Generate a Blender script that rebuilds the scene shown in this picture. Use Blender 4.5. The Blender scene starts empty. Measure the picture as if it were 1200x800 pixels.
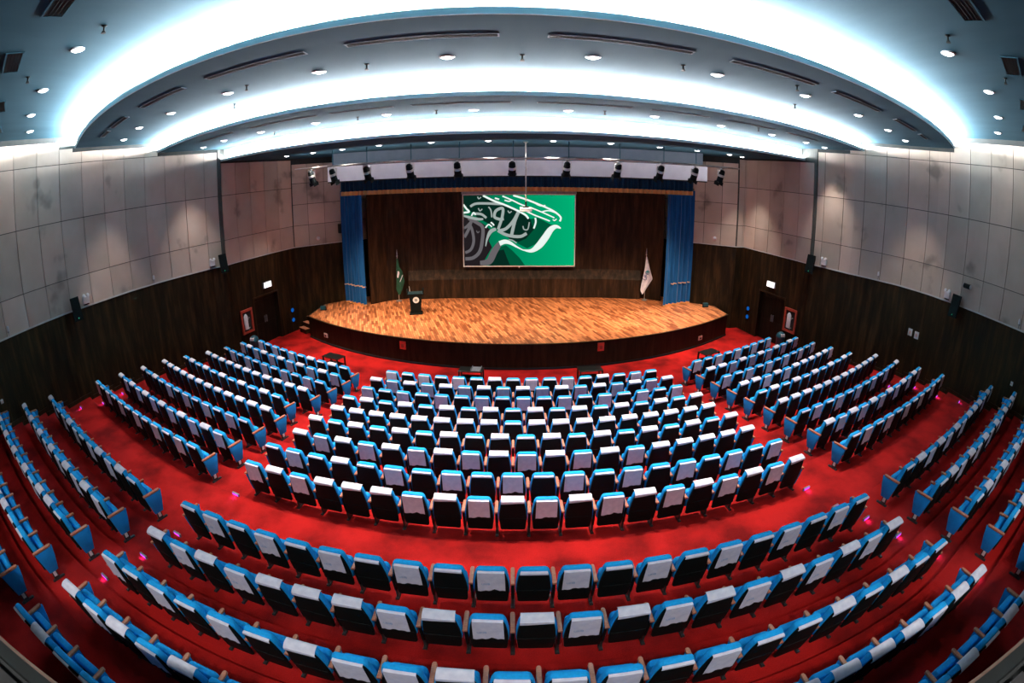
import bpy, math, random
import numpy as np
from mathutils import Vector, Matrix
random.seed(7)
PI = math.pi
scn = bpy.context.scene
COL = scn.collection

# ------------------------------------------------------------------ materials
def new_mat(name):
    m = bpy.data.materials.new(name); m.use_nodes = True
    nt = m.node_tree; nt.nodes.clear()
    out = nt.nodes.new('ShaderNodeOutputMaterial'); b = nt.nodes.new('ShaderNodeBsdfPrincipled')
    nt.links.new(b.outputs[0], out.inputs[0])
    return m, nt, b
def N(nt, t, **kw):
    n = nt.nodes.new(t)
    for k, v in kw.items():
        if k in n.inputs.keys(): n.inputs[k].default_value = v
        else: setattr(n, k, v)
    return n
def ramp(nt, fac, stops):
    r = nt.nodes.new('ShaderNodeValToRGB'); e = r.color_ramp.elements
    e[0].position, e[0].color = stops[0][0], (*stops[0][1], 1)
    e[1].position, e[1].color = stops[-1][0], (*stops[-1][1], 1)
    for p, c in stops[1:-1]:
        x = e.new(p); x.color = (*c, 1)
    nt.links.new(fac, r.inputs[0]); return r
def noise_mat(name, c1, c2, scale=8, rough=.6, stretch=(1, 1, 1), bump=0, spec=.5, detail=4, metallic=0, sheen=0, lo=.3, hi=.7):
    m, nt, b = new_mat(name)
    tc = N(nt, 'ShaderNodeTexCoord'); mp = N(nt, 'ShaderNodeMapping'); mp.inputs['Scale'].default_value = stretch
    nt.links.new(tc.outputs['Object'], mp.inputs[0])
    n = N(nt, 'ShaderNodeTexNoise', Scale=scale, Detail=detail); nt.links.new(mp.outputs[0], n.inputs['Vector'])
    r = ramp(nt, n.outputs['Fac'], [(lo, c1), (hi, c2)]); nt.links.new(r.outputs[0], b.inputs['Base Color'])
    b.inputs['Roughness'].default_value = rough; b.inputs['Specular IOR Level'].default_value = spec; b.inputs['Metallic'].default_value = metallic
    if sheen: b.inputs['Sheen Weight'].default_value = sheen
    if bump:
        bp = N(nt, 'ShaderNodeBump', Strength=bump, Distance=.01); nt.links.new(n.outputs['Fac'], bp.inputs['Height']); nt.links.new(bp.outputs[0], b.inputs['Normal'])
    return m
def emit(name, col, s):
    m = bpy.data.materials.new(name); m.use_nodes = True; nt = m.node_tree; nt.nodes.clear()
    o = nt.nodes.new('ShaderNodeOutputMaterial'); e = nt.nodes.new('ShaderNodeEmission')
    e.inputs[0].default_value = (*col, 1); e.inputs[1].default_value = s; nt.links.new(e.outputs[0], o.inputs[0]); return m

M = {}
M['seat_blue'] = noise_mat('seat_blue_fabric', (.005, .35, .80), (.008, .42, .92), 30, .75, bump=.05, spec=.3)
M['panel_blue'] = noise_mat('panel_blue_fabric', (.004, .26, .70), (.006, .31, .80), 30, .75, bump=.05, spec=.3)
M['shell'] = noise_mat('black_moulded_plastic', (.003, .006, .006), (.006, .010, .010), 40, .6, bump=.05, spec=.12)
M['cover'] = noise_mat('white_cover_cloth', (.60, .63, .74), (.78, .80, .88), 9, .85, bump=.25, spec=.2)
M['arm_wood'] = noise_mat('arm_cap_wood', (.38, .13, .07), (.56, .24, .14), 14, .4, (1, 6, 1), spec=.4)
M['iron'] = noise_mat('black_iron', (.012, .014, .014), (.03, .033, .033), 25, .4, spec=.4)
M['plate'] = noise_mat('white_number_plate', (.6, .62, .62), (.75, .77, .77), 20, .5)
# carpet: fine ribbed red pile, worn unevenly
m, nt, b = new_mat('red_carpet')
tc = N(nt, 'ShaderNodeTexCoord'); n1 = N(nt, 'ShaderNodeTexNoise', Scale=1.1, Detail=6); n2 = N(nt, 'ShaderNodeTexNoise', Scale=60, Detail=2)
nt.links.new(tc.outputs['Object'], n1.inputs['Vector']); nt.links.new(tc.outputs['Object'], n2.inputs['Vector'])
r1 = ramp(nt, n1.outputs['Fac'], [(.34, (.17, .005, .0045)), (.60, (.47, .012, .010))])
r2 = ramp(nt, n2.outputs['Fac'], [(.3, (.7, .7, .7)), (.7, (1, 1, 1))])
mx = N(nt, 'ShaderNodeMix', data_type='RGBA', blend_type='MULTIPLY'); mx.inputs[0].default_value = .8
nt.links.new(r1.outputs[0], mx.inputs[6]); nt.links.new(r2.outputs[0], mx.inputs[7]); nt.links.new(mx.outputs[2], b.inputs['Base Color'])
b.inputs['Roughness'].default_value = .95; b.inputs['Specular IOR Level'].default_value = .1
bp = N(nt, 'ShaderNodeBump', Strength=.4, Distance=.01); nt.links.new(n2.outputs['Fac'], bp.inputs['Height']); nt.links.new(bp.outputs[0], b.inputs['Normal'])
M['carpet'] = m
def wood(name, c1, c2, c3, rough=.45, zs=.12, sc=5.0):
    m, nt, b = new_mat(name)
    tc = N(nt, 'ShaderNodeTexCoord'); mp = N(nt, 'ShaderNodeMapping'); mp.inputs['Scale'].default_value = (1, 1, zs)
    nt.links.new(tc.outputs['Object'], mp.inputs[0])
    n = N(nt, 'ShaderNodeTexNoise', Scale=sc, Detail=5, Roughness=.65); nt.links.new(mp.outputs[0], n.inputs['Vector'])
    r = ramp(nt, n.outputs['Fac'], [(.3, c1), (.5, c2), (.72, c3)]); nt.links.new(r.outputs[0], b.inputs['Base Color'])
    b.inputs['Roughness'].default_value = rough; b.inputs['Specular IOR Level'].default_value = .12
    return m
M['wainscot'] = wood('dark_wenge_boards', (.008, .006, .003), (.021, .0125, .005), (.062, .031, .011), .6)
M['stage_wood'] = wood('dark_stage_wall_wood', (.010, .007, .004), (.025, .014, .008), (.065, .032, .016), .5)
M['door'] = wood('dark_door_leaf', (.006, .005, .003), (.012, .008, .005), (.022, .013, .007), .5)
M['stage_front'] = wood('dark_stage_front', (.014, .009, .004), (.026, .015, .008), (.045, .024, .012), .5)
# acoustic fabric panels: each panel its own tint, smudged
m, nt, b = new_mat('taupe_acoustic_panel')
g = N(nt, 'ShaderNodeNewGeometry'); tc = N(nt, 'ShaderNodeTexCoord'); n1 = N(nt, 'ShaderNodeTexNoise', Scale=.9, Detail=3); nt.links.new(tc.outputs['Object'], n1.inputs['Vector'])
r1 = ramp(nt, n1.outputs['Fac'], [(.28, (.30, .26, .215)), (.38, (.52, .435, .355)), (.75, (.62, .525, .44))])
r2 = ramp(nt, g.outputs['Random Per Island'], [(0, (.78, .79, .78)), (1, (1.08, 1.05, 1.03))])
mx = N(nt, 'ShaderNodeMix', data_type='RGBA', blend_type='MULTIPLY'); mx.inputs[0].default_value = 1
nt.links.new(r1.outputs[0], mx.inputs[6]); nt.links.new(r2.outputs[0], mx.inputs[7]); nt.links.new(mx.outputs[2], b.inputs['Base Color'])
b.inputs['Roughness'].default_value = .8; b.inputs['Specular IOR Level'].default_value = .25
M['panel'] = m
M['joint'] = noise_mat('dark_panel_joint', (.05, .05, .045), (.07, .07, .06), 5, .9)
M['ceiling'] = noise_mat('ceiling_paint', (.020, .070, .098), (.030, .088, .120), 1.2, .9, (1, .25, 1), spec=.1)
M['lip'] = noise_mat('pale_blue_cove_lip', (.78, .90, .94), (.82, .93, .96), 3, .7, spec=.2)
M['gap_shade'] = noise_mat('dark_gap_and_shade', (.006, .010, .010), (.012, .016, .016), 5, .8)  # near-black for real openings and for strips painted in as shade
M['dado'] = noise_mat('white_dado_moulding', (.50, .50, .47), (.60, .60, .57), 6, .5)
M['base'] = wood('baseboard_wood', (.012, .008, .004), (.03, .018, .009), (.05, .03, .014), .4)
M['fascia_grey'] = noise_mat('blue_grey_fascia', (.10, .14, .18), (.13, .17, .21), 2, .7)
M['fascia_white'] = noise_mat('white_header_board', (.62, .63, .68), (.72, .73, .77), 2, .6)
# stage planks: short parquet strips running obliquely
m, nt, b = new_mat('orange_stage_parquet')
tc = N(nt, 'ShaderNodeTexCoord'); mp = N(nt, 'ShaderNodeMapping'); mp.inputs['Rotation'].default_value = (0, 0, math.radians(-107)); nt.links.new(tc.outputs['Object'], mp.inputs[0])
br = N(nt, 'ShaderNodeTexBrick', Scale=1.0); br.offset = .43; br.inputs['Brick Width'].default_value = .52; br.inputs['Row Height'].default_value = .088; br.inputs['Mortar Size'].default_value = .006
br.inputs['Color1'].default_value = (.80, .31, .125, 1); br.inputs['Color2'].default_value = (.22, .062, .022, 1); br.inputs['Mortar'].default_value = (.11, .04, .018, 1)
nt.links.new(mp.outputs[0], br.inputs['Vector']); nt.links.new(br.outputs['Color'], b.inputs['Base Color']); b.inputs['Roughness'].default_value = .42; b.inputs['Specular IOR Level'].default_value = .3
M['parquet'] = m
M['curtain'] = noise_mat('blue_velvet', (.002, .055, .19), (.004, .11, .34), 12, .8, (1, 1, .1), spec=.2, sheen=.2)
M['valance'] = noise_mat('dark_blue_velvet', (.001, .013, .034), (.002, .026, .065), 12, .8, (1, 1, .1), spec=.2)
M['gold'] = noise_mat('gold_fringe', (.50, .22, .07), (.72, .36, .13), 40, .7, (6, 6, .4))
M['white'] = noise_mat('white_plastic', (.66, .67, .68), (.78, .79, .80), 10, .45)
M['grey'] = noise_mat('grey_metal', (.22, .23, .24), (.32, .33, .34), 10, .4, metallic=.4)
M['silver'] = noise_mat('silver_rail', (.55, .50, .48), (.70, .66, .63), 10, .3, metallic=.8)
M['black'] = noise_mat('matte_black', (.003, .005, .005), (.006, .009, .009), 15, .6, spec=.1)
M['green_cloth'] = noise_mat('green_flag_cloth', (.004, .05, .03), (.008, .085, .05), 10, .8)
M['white_cloth'] = noise_mat('white_flag_cloth', (.62, .60, .76), (.80, .80, .92), 7, .8)
M['letter_teal'] = noise_mat('teal_letters', (.0, .22, .32), (.0, .30, .42), 10, .7)
M['letter_blue'] = noise_mat('navy_letters', (.004, .03, .20), (.006, .045, .28), 10, .7)
M['red_paint'] = noise_mat('red_paint', (.36, .045, .022), (.48, .065, .035), 12, .5)
M['orange_plate'] = noise_mat('red_orange_plate', (.75, .06, .03), (.85, .09, .045), 12, .5)
M['pink_plate'] = noise_mat('pale_pink_plate', (.62, .38, .33), (.72, .45, .40), 12, .5)
M['bin_teal'] = noise_mat('dark_teal_plastic', (.008, .06, .085), (.012, .085, .115), 12, .4)
M['table'] = noise_mat('black_table_lacquer', (.006, .007, .006), (.014, .014, .012), 12, .3)
M['stone'] = noise_mat('mottled_grey_stone', (.003, .005, .005), (.022, .022, .022), 7, .6, detail=8, lo=.4, hi=.7)
M['cap_dark'] = noise_mat('dark_green_cap', (.0025, .005, .0045), (.0045, .008, .007), 14, .5)
M['tan_edge'] = noise_mat('tan_edge_strip', (.09, .055, .042), (.13, .085, .065), 14, .5)
M['gilt'] = noise_mat('rope_gold', (.5, .32, .22), (.62, .42, .3), 20, .6)
for k_, e_ in ((0, 1200), (1, 900), (2, 300)): M['led_cove%d' % k_] = emit('cove_strip_glow', (.90, .95, 1.0), e_)
M['rail_led'] = emit('rail_wash_glow', (1, .93, .95), 105)
M['lens'] = emit('downlight_glow', (1, .95, .97), 14)
M['exit_glow'] = emit('exit_sign_glow', (1.0, .90, .92), 2.2)
M['step_glow'] = emit('step_light_glow', (.55, .05, .75), 1.6)
M['blue_glow'] = emit('blue_lamp_glow', (.005, .10, .42), .7)
M['green_led'] = emit('green_led', (.05, .8, .4), .8)

# ------------------------------------------------------------------ mesh builder
class MB:
    def __init__(s): s.v = []; s.f = []; s.m = []; s.mi = 0
    def add(s, vs, fs):
        o = len(s.v); s.v += [tuple(p) for p in vs]; s.f += [tuple(o + i for i in f) for f in fs]; s.m += [s.mi] * len(fs)
    def box(s, x0, x1, y0, y1, z0, z1, T=None):
        vs = [(x0, y0, z0), (x1, y0, z0), (x1, y1, z0), (x0, y1, z0), (x0, y0, z1), (x1, y0, z1), (x1, y1, z1), (x0, y1, z1)]
        if T is not None: vs = [T @ Vector(p) for p in vs]
        s.add(vs, [(0, 3, 2, 1), (4, 5, 6, 7), (0, 1, 5, 4), (1, 2, 6, 5), (2, 3, 7, 6), (3, 0, 4, 7)])
    def loft(s, loops, caps=True, closed=True):
        n = len(loops[0]); vs = [p for l in loops for p in l]; fs = []
        for i in range(len(loops) - 1):
            for j in range(n if closed else n - 1):
                k = (j + 1) % n; fs.append((i * n + j, i * n + k, (i + 1) * n + k, (i + 1) * n + j))
        if caps: fs.append(tuple(range(n))[::-1]); fs.append(tuple((len(loops) - 1) * n + j for j in range(n)))
        s.add(vs, fs)
    def lathe(s, prof, seg=16, T=None):                       # prof: (radius, z)
        loops = []
        for r, z in prof:
            l = [Vector((r * math.cos(2 * PI * k / seg), r * math.sin(2 * PI * k / seg), z)) for k in range(seg)]
            loops.append([T @ p for p in l] if T is not None else l)
        s.loft(loops)
    def tube(s, pts, r, seg=8):
        loops = []; pts = [Vector(p) for p in pts]
        for i, p in enumerate(pts):
            d = (pts[min(i + 1, len(pts) - 1)] - pts[max(i - 1, 0)]).normalized()
            a = d.orthogonal().normalized() if i == 0 else (loops_a - d * loops_a.dot(d)).normalized()
            loops_a = a; c = d.cross(a)
            rr = r[i] if isinstance(r, (list, tuple)) else r
            loops.append([p + (a * math.cos(2 * PI * k / seg) + c * math.sin(2 * PI * k / seg)) * rr for k in range(seg)])
        s.loft(loops)
    def slab(s, outline, layers, fn):                         # rounded extrusion; layers: (depth, inset); outline counter-clockwise
        s.loft([[fn(u, w, d) for u, w in inset(outline, i)] for d, i in layers])
    def mesh(s, name, mats):
        me = bpy.data.meshes.new(name); me.from_pydata(s.v, [], s.f)
        for mt in (mats if isinstance(mats, (list, tuple)) else [mats]): me.materials.append(mt)
        if s.v and isinstance(mats, (list, tuple)) and len(mats) > 1: me.polygons.foreach_set('material_index', s.m)
        me.update(); return me
    def build(s, name, mats, parent=None, smooth=False, loc=None):
        me = s.mesh(name, mats)
        if smooth: shade(me)
        o = bpy.data.objects.new(name, me); COL.objects.link(o)
        if parent is not None: o.parent = parent
        if loc is not None: o.location = loc
        return o
def shade(me, ang=40):
    me.polygons.foreach_set('use_smooth', [True] * len(me.polygons))
    try: me.set_sharp_from_angle(angle=math.radians(ang))
    except Exception: pass
def inset(poly, d):
    if d == 0: return poly
    n = len(poly); out = []
    for i in range(n):
        p, a, b = poly[i], poly[i - 1], poly[(i + 1) % n]
        e1 = (p[0] - a[0], p[1] - a[1]); e2 = (b[0] - p[0], b[1] - p[1])
        l1 = math.hypot(*e1) or 1; l2 = math.hypot(*e2) or 1
        n1 = (-e1[1] / l1, e1[0] / l1); n2 = (-e2[1] / l2, e2[0] / l2)
        bx, by = n1[0] + n2[0], n1[1] + n2[1]; q = max(.35, 1 + n1[0] * n2[0] + n1[1] * n2[1])
        out.append((p[0] + bx / q * d, p[1] + by / q * d))
    return out
def empty(name, loc=(0, 0, 0), rz=0):
    o = bpy.data.objects.new(name, None); COL.objects.link(o); o.location = loc; o.rotation_euler = (0, 0, rz); o.empty_display_size = .1; return o
def tag(o, label, cat, group=None, kind=None):
    o['label'] = label; o['category'] = cat
    if group: o['group'] = group
    if kind: o['kind'] = kind
    return o
def structure(o): o['kind'] = 'structure'; return o
def lamp(kind, name, loc, energy, col, parent=None, **kw):
    l = bpy.data.lights.new(name, kind); l.energy = energy; l.color = col
    for k, v in kw.items(): setattr(l, k, v)
    o = bpy.data.objects.new(name, l); COL.objects.link(o); o.location = loc
    if parent is not None: o.parent = parent
    return o
ORD = ['first', 'second', 'third', 'fourth', 'fifth', 'sixth', 'seventh', 'eighth', 'ninth', 'tenth', 'eleventh', 'twelfth', 'thirteenth', 'fourteenth', 'fifteenth', 'sixteenth', 'seventeenth', 'eighteenth', 'nineteenth', 'twentieth', 'twenty-first', 'twenty-second', 'twenty-third']

def text_mesh(name, body, size, mat, parent, loc, rot):
    cu = bpy.data.curves.new(name, 'FONT'); cu.body = body; cu.size = size; cu.extrude = .001; cu.align_x = 'CENTER'; cu.align_y = 'CENTER'
    t_ = bpy.data.objects.new('text_source', cu); COL.objects.link(t_); bpy.context.view_layer.update()
    me = bpy.data.meshes.new_from_object(t_.evaluated_get(bpy.context.evaluated_depsgraph_get())); bpy.data.objects.remove(t_); bpy.data.curves.remove(cu)
    me.materials.clear(); me.materials.append(M[mat]); o = bpy.data.objects.new(name, me); COL.objects.link(o); o.parent = parent; o.location = loc; o.rotation_euler = rot; return o

# ------------------------------------------------------------------ camera: an equisolid fisheye on the rear parapet
CAMZ = 7.048
F_PX = 595.7
PITCH, ROLL = math.radians(-13.42), -0.003
CX, CY = 602.0, 343.06
cam = bpy.data.cameras.new('camera'); cam_o = bpy.data.objects.new('camera', cam); COL.objects.link(cam_o); scn.camera = cam_o
cam.type = 'PANO'
try:
    cam.panorama_type = 'FISHEYE_EQUISOLID'; cam.fisheye_lens = 36 * F_PX / 1200; cam.fisheye_fov = PI
except Exception:
    cam.cycles.panorama_type = 'FISHEYE_EQUISOLID'; cam.cycles.fisheye_lens = 36 * F_PX / 1200; cam.cycles.fisheye_fov = PI
cam.sensor_fit = 'HORIZONTAL'; cam.sensor_width = 36; cam.sensor_height = 24
cam.shift_x = -(CX - 600) / 1200; cam.shift_y = -(400 - CY) / 800
cam.clip_start = .02; cam.clip_end = 200
cam_o.location = (0, 0, CAMZ)
cam_o.rotation_mode = 'QUATERNION'
cam_o.rotation_quaternion = (Matrix.Rotation(PI / 2 + PITCH, 3, 'X') @ Matrix.Rotation(ROLL, 3, 'Z')).to_quaternion()
def to_px(x, y, z):
    z -= CAMZ; c, s = math.cos(PITCH), math.sin(PITCH); y, z = y * c + z * s, -y * s + z * c
    th = math.atan2(math.hypot(x, z), y); r = 2 * F_PX * math.sin(th / 2); ph = math.atan2(z, x)
    return CX + r * math.cos(ph), CY - r * math.sin(ph)

# ------------------------------------------------------------------ seating plan
S = .56
XC, YC = .255, 32.84
def centre_row(R, n):
    out = []
    for i in range(n):
        a = (i - (n - 1) / 2) * S / R; out.append((XC + R * math.sin(a), YC - R * math.cos(a), a))
    return out
def wing_row(x0, y0, deg, R, n):
    an, cv = math.radians(deg), 1 / R; out = []
    for i in range(n):
        q = (i - (n - 1) / 2) * S
        out.append((x0 + (math.sin(an + cv * q) - math.sin(an)) / cv, y0 - (math.cos(an + cv * q) - math.cos(an)) / cv, an + cv * q))
    return out
FR = [18.45, 19.40, 20.34, 21.30, 22.22, 23.12, 24.06, 25.02, 25.96]
FN = [16, 17, 17, 18, 18, 19, 19, 20, 20]
ZF = [.126 * i for i in range(9)]
LW = [(-7.92, 16.25, -27.8, 36, 10), (-8.17, 15.41, -27.8, 37, 11), (-8.35, 14.48, -27.0, 40, 11), (-8.58, 13.58, -26.0, 42, 11), (-9.05, 12.74, -25.6, 42, 11),
      (-9.14, 11.74, -24.8, 42, 12), (-9.31, 10.76, -23.9, 46, 12), (-9.48, 9.76, -23.3, 46, 12), (-9.68, 8.83, -22.4, 48, 12)]
RW = [(8.32, 16.55, 27.4, 36, 9), (8.93, 15.75, 28.0, 35, 11), (9.12, 14.75, 27.0, 34, 11), (9.32, 13.79, 26.0, 34, 11), (9.50, 12.82, 24.9, 34, 11),
      (9.96, 11.95, 24.3, 34, 12), (10.14, 10.97, 23.3, 34, 12), (10.31, 9.98, 22.2, 38, 12), (10.47, 8.99, 21.2, 44, 12)]
BR = [27.95, 28.95, 29.93, 30.90, 31.85]
BN = [21, 21, 22, 22, 23]
ZB = [1.28 + .15 * i for i in range(5)]
def from_inner(x, y, deg, n, side):                            # the aisle seat, then outwards
    a = math.radians(deg) * (1 if side > 0 else -1); h = (n - 1) / 2 * S
    return (x + side * h * math.cos(a), y + h * abs(math.sin(a)), math.degrees(a), 60, n)
LB = [from_inner(-7.02, 5.70, 21.8, 12, -1), from_inner(-7.16, 4.71, 21.4, 12, -1), from_inner(-7.37, 3.79, 21.0, 13, -1), from_inner(-7.52, 2.87, 20.6, 13, -1), from_inner(-7.54, 2.00, 20.2, 13, -1)]
RB = [from_inner(7.62, 5.90, 20.2, 13, 1), from_inner(7.76, 4.97, 19.8, 13, 1), from_inner(7.92, 4.02, 19.4, 13, 1), from_inner(8.06, 3.11, 19.0, 12, 1), from_inner(8.20, 2.2, 18.6, 12, 1)]
PAT_C = ['ACACACBCACACBCAC', 'BABABABABABABABAB', 'ACACACACACACACACA', 'CBCBCBCBCBCBCBCBCB', 'BBBBBBBBCBBBBBBBBB', 'BCBCBCBCBCBCBCBCBCB', 'BABABAB' + 'ABABABABBBBB', 'CACBCACACACACACACACA', 'ABABBBABABABABABABAB']
PAT_L = ['ACACACBCBC', 'ABABABABABA', 'CACACACACAC', 'BBBBBBBBBBB', 'CBCBCBCBCBC', 'BBBBBBBBBBBB', 'BCBCACACACAC', 'BABABABABABA', 'ACACACACACAC']
PAT_R = ['ACACACACA', 'BBABABABABA', 'ACACACACACA', 'BBABABBBBBA', 'CBCBCBCBCBC', 'BBBBBBBBBBBB', 'CACACACACACB', 'BABABABABABA', 'CACACACACACA']
PAT_B = ['CACACACACACACACACACAC', 'BABABBBABABABABABABAB', 'ACACACBAABCAACACCBCBCC', 'BABABABABABAABABBBBABB', 'CBAABABBABABABABABCBCBB']
PAT_LB = ['BACABACABABC', 'BABABABABABA', 'BABABABABABBC', 'ABABABABABBAC', 'ABABABABABABC']
PAT_RB = ['CBABABABBBABA', 'CBABABABABCBA', 'CBABABABABABA', 'CBBABABABABAB', 'CBABABABABABA']
BLOCKS = [('front centre', [centre_row(r, n) for r, n in zip(FR, FN)], ZF, PAT_C), ('front left', [wing_row(*w) for w in LW], ZF, PAT_L), ('front right', [wing_row(*w) for w in RW], ZF, PAT_R),
          ('rear centre', [centre_row(r, n) for r, n in zip(BR, BN)], ZB, PAT_B), ('rear left', [wing_row(*w) for w in LB], ZB, PAT_LB), ('rear right', [wing_row(*w) for w in RB], ZB, PAT_RB)]

# ------------------------------------------------------------------ floor: carpeted tiers that follow the rows
XS = np.linspace(-15.6, 15.9, 127)
def row_line(left, centre, right):
    pts = []
    x, y, a = left[0]; pts += [(x - d * math.cos(a), y - d * math.sin(a)) for d in (3.5, 1.5)]
    pts += [p[:2] for p in left] + [p[:2] for p in centre] + [p[:2] for p in right]
    x, y, a = right[-1]; pts += [(x + d * math.cos(a), y + d * math.sin(a)) for d in (1.5, 3.5)]
    p = np.array(pts); y = np.interp(XS, p[:, 0], p[:, 1])
    return np.convolve(np.pad(y, 2, mode='edge'), np.ones(5) / 5, 'valid')
def shifted(y, d):                                             # offset along the row's normal, read back at the same x
    g = np.gradient(y, XS); return y + d * np.sqrt(1 + g * g)
front_lines = [row_line(BLOCKS[1][1][i], BLOCKS[0][1][i], BLOCKS[2][1][i]) for i in range(9)]
rear_lines = [row_line(BLOCKS[4][1][i], BLOCKS[3][1][i], BLOCKS[5][1][i]) for i in range(5)]
edges = [np.full_like(XS, 27.0)] + [shifted(l, -.24) for l in front_lines] + [shifted(rear_lines[0], .66)] + [shifted(l, -.24) for l in rear_lines[:4]] + [np.full_like(XS, -4.0)]
tier_z = ZF + [1.13] + ZB
fb = MB()
for k, z in enumerate(tier_z):
    a, b = edges[k], edges[k + 1]; n = len(XS)
    fb.add([(x, y, z) for x, y in zip(XS, a)] + [(x, y, z) for x, y in zip(XS, b)], [(n + i, n + i + 1, i + 1, i) for i in range(n - 1)])
    if k + 1 < len(tier_z):
        z2 = tier_z[k + 1]
        fb.add([(x, y, z) for x, y in zip(XS, b)] + [(x, y, z2) for x, y in zip(XS, b)], [(i, n + i, n + i + 1, i + 1) for i in range(n - 1)])
structure(fb.build('floor', M['carpet']))

# ------------------------------------------------------------------ auditorium seats
LEAN = math.radians(8); UV = Vector((0, -math.sin(LEAN), math.cos(LEAN))); FV = Vector((0, math.cos(LEAN), math.sin(LEAN)))
def bk(u, w, d): return Vector((u, 0, .95)) + UV * (w - .62) + FV * (d - .085)
def sym(half):                                                 # right half of an outline, bottom to top, mirrored
    return half + [(-u, w) for u, w in half[::-1]]
CUSH = sym([(.20, .05), (.235, .08), (.243, .20), (.238, .34), (.222, .47), (.205, .56), (.187, .600), (.15, .62)])
SHELL = sym([(.19, -.115), (.215, -.09), (.230, .10), (.234, .19), (.222, .36), (.203, .49), (.187, .55), (.168, .582), (.14, .594)])
SEAT = sym([(.18, 0), (.205, .025), (.218, .18), (.214, .32), (.195, .365), (.16, .385)])
def pad(u, w, d): return Vector((u, .125 + d - .05 * w, .265 + w + .05 * d))
ARM = [(.04, .20), (.24, .20), (.27, .45), (.275, .60), (-.01, .60), (.0, .45)]
SKIN = [(.03, .34), (.25, .34), (.262, .50), (.268, .595), (.012, .595), (.018, .50)]
ENDP = [(.04, .17), (.25, .17), (.33, .42), (.365, .60), (-.06, .60), (-.02, .42)]
def part_cushion(): b = MB(); b.slab(CUSH, [(0, .012), (.012, 0), (.065, 0), (.09, .014), (.102, .045)], bk); return b
def part_shell():
    b = MB(); b.slab(SHELL, [(-.036, .022), (-.028, .004), (-.001, 0)], bk)
    c = [(-.218, .178), (.218, .178), (.218, .190), (-.218, .190)]; b.slab(c, [(-.042, .003), (-.034, 0)], bk); return b
def part_seat(): b = MB(); b.slab(SEAT, [(0, .03), (.02, .006), (.06, 0), (.10, .010), (.122, .045)], pad); return b
def arm_fn(side, th): return lambda u, w, d: Vector((side * .28 + d - th / 2, u, w))
def part_arm(side):
    b = MB(); th = .040; b.slab(ARM, [(0, .012), (.008, 0), (th - .008, 0), (th, .012)], arm_fn(side, th)); b.mi = 1
    for o in (-.0235, .0185): b.slab(SKIN, [(0, .008), (.003, 0), (.005, .004)] if o > 0 else [(0, .004), (.002, 0), (.005, .008)], lambda u, w, d, o=o: Vector((side * .28 + o + d, u, w)))
    return b
def part_end(side):
    b = MB(); th = .052; b.slab(ENDP, [(0, .016), (.010, 0), (th - .010, 0), (th, .016)], arm_fn(side, th)); return b
def part_cap(side, end=False):
    b = MB(); x = side * .28; o = [(-.05, -.029), (.27, -.029), (.295, -.018), (.30, 0), (.295, .018), (.27, .029), (-.05, .029)]
    if end: o = [(u * 1.2 - .02, w) for u, w in o]
    b.slab(o, [(.60, .004), (.606, 0), (.630, 0), (.637, .006)], lambda u, w, d: Vector((x - w, u, d))); return b
def part_leg(side):
    b = MB(); x = side * .28; b.box(x - .017, x + .017, .07, .19, .02, .22)
    o = [(.02, -.028), (.29, -.028), (.31, 0), (.29, .028), (.02, .028)]
    b.slab(o, [(0, 0), (.018, 0), (.03, .008)], lambda u, w, d: Vector((x - w, u, d))); return b
def part_plate(side):
    b = MB(); x = side * (.28 + .018); b.box(min(x, x + side * .004), max(x, x + side * .004), .095, .165, .08, .17); return b
def cloth(path, half, cols=9, wave=.006, notch=.0, th=.004, wob=0.0):
    b = MB(); us = [half * (2 * k / (cols - 1) - 1) for k in range(cols)]; n = len(path)
    for side in (0, 1):
        vs = []
        for i, (w, d) in enumerate(path):
            t = i / (n - 1)
            for u in us:
                dd = d; ww = w
                if i >= n - 4 and n > 6:
                    k = (i - (n - 4)) / 3; dd -= wave * k * (1 + math.sin(u * 55 + wob * 3)); ww += notch * k * math.exp(-((u - wob * .05) / .05) ** 2) + .012 * k * math.sin(u * 9 + wob)
                vs.append(bk(u * (1 + .05 * t), ww, dd) + (FV * th if side else Vector()))
        fs = [(i * cols + j, i * cols + j + 1, (i + 1) * cols + j + 1, (i + 1) * cols + j) for i in range(n - 1) for j in range(cols - 1)]
        if side: fs = [f[::-1] for f in fs]
        b.add(vs, fs)
    o = cols * n; rim = [(j, j + 1, o + j + 1, o + j) for j in range(cols - 1)] + [((n - 1) * cols + j + 1, (n - 1) * cols + j, o + (n - 1) * cols + j, o + (n - 1) * cols + j + 1) for j in range(cols - 1)]
    rim += [((i + 1) * cols, i * cols, o + i * cols, o + (i + 1) * cols) for i in range(n - 1)] + [(i * cols + cols - 1, (i + 1) * cols + cols - 1, o + (i + 1) * cols + cols - 1, o + i * cols + cols - 1) for i in range(n - 1)]
    b.f += rim; b.m += [0] * len(rim); return b
BACK = [(.60, .108), (.622, .092), (.630, .060), (.628, .02), (.618, -.012), (.600, -.043)]
TUCK = [(.603, -.002), (.604, -.02), (.598, -.040), (.56, -.045)]
COVERS = {'A': cloth(TUCK + [(.52, -.047), (.42, -.049), (.32, -.052), (.22, -.056)], .172, 11, .006, .022),
          'D': cloth(TUCK + [(.52, -.047), (.42, -.049), (.32, -.053), (.205, -.058)], .176, 11, .007, .03, wob=.9),
          'B': cloth(BACK + [(.580, -.046), (.560, -.047)], .188, 9, .0),
          'C': cloth([(.603, -.002), (.604, -.02), (.598, -.040), (.572, -.045)], .176, 7)}
PARTS = [('back_shell', part_shell(), 'shell'), ('back_cushion', part_cushion(), 'seat_blue'), ('seat_cushion', part_seat(), 'seat_blue')]
def part_mesh(name, b, mat):
    me = b.mesh(name, M[mat]); shade(me); return me
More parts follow.
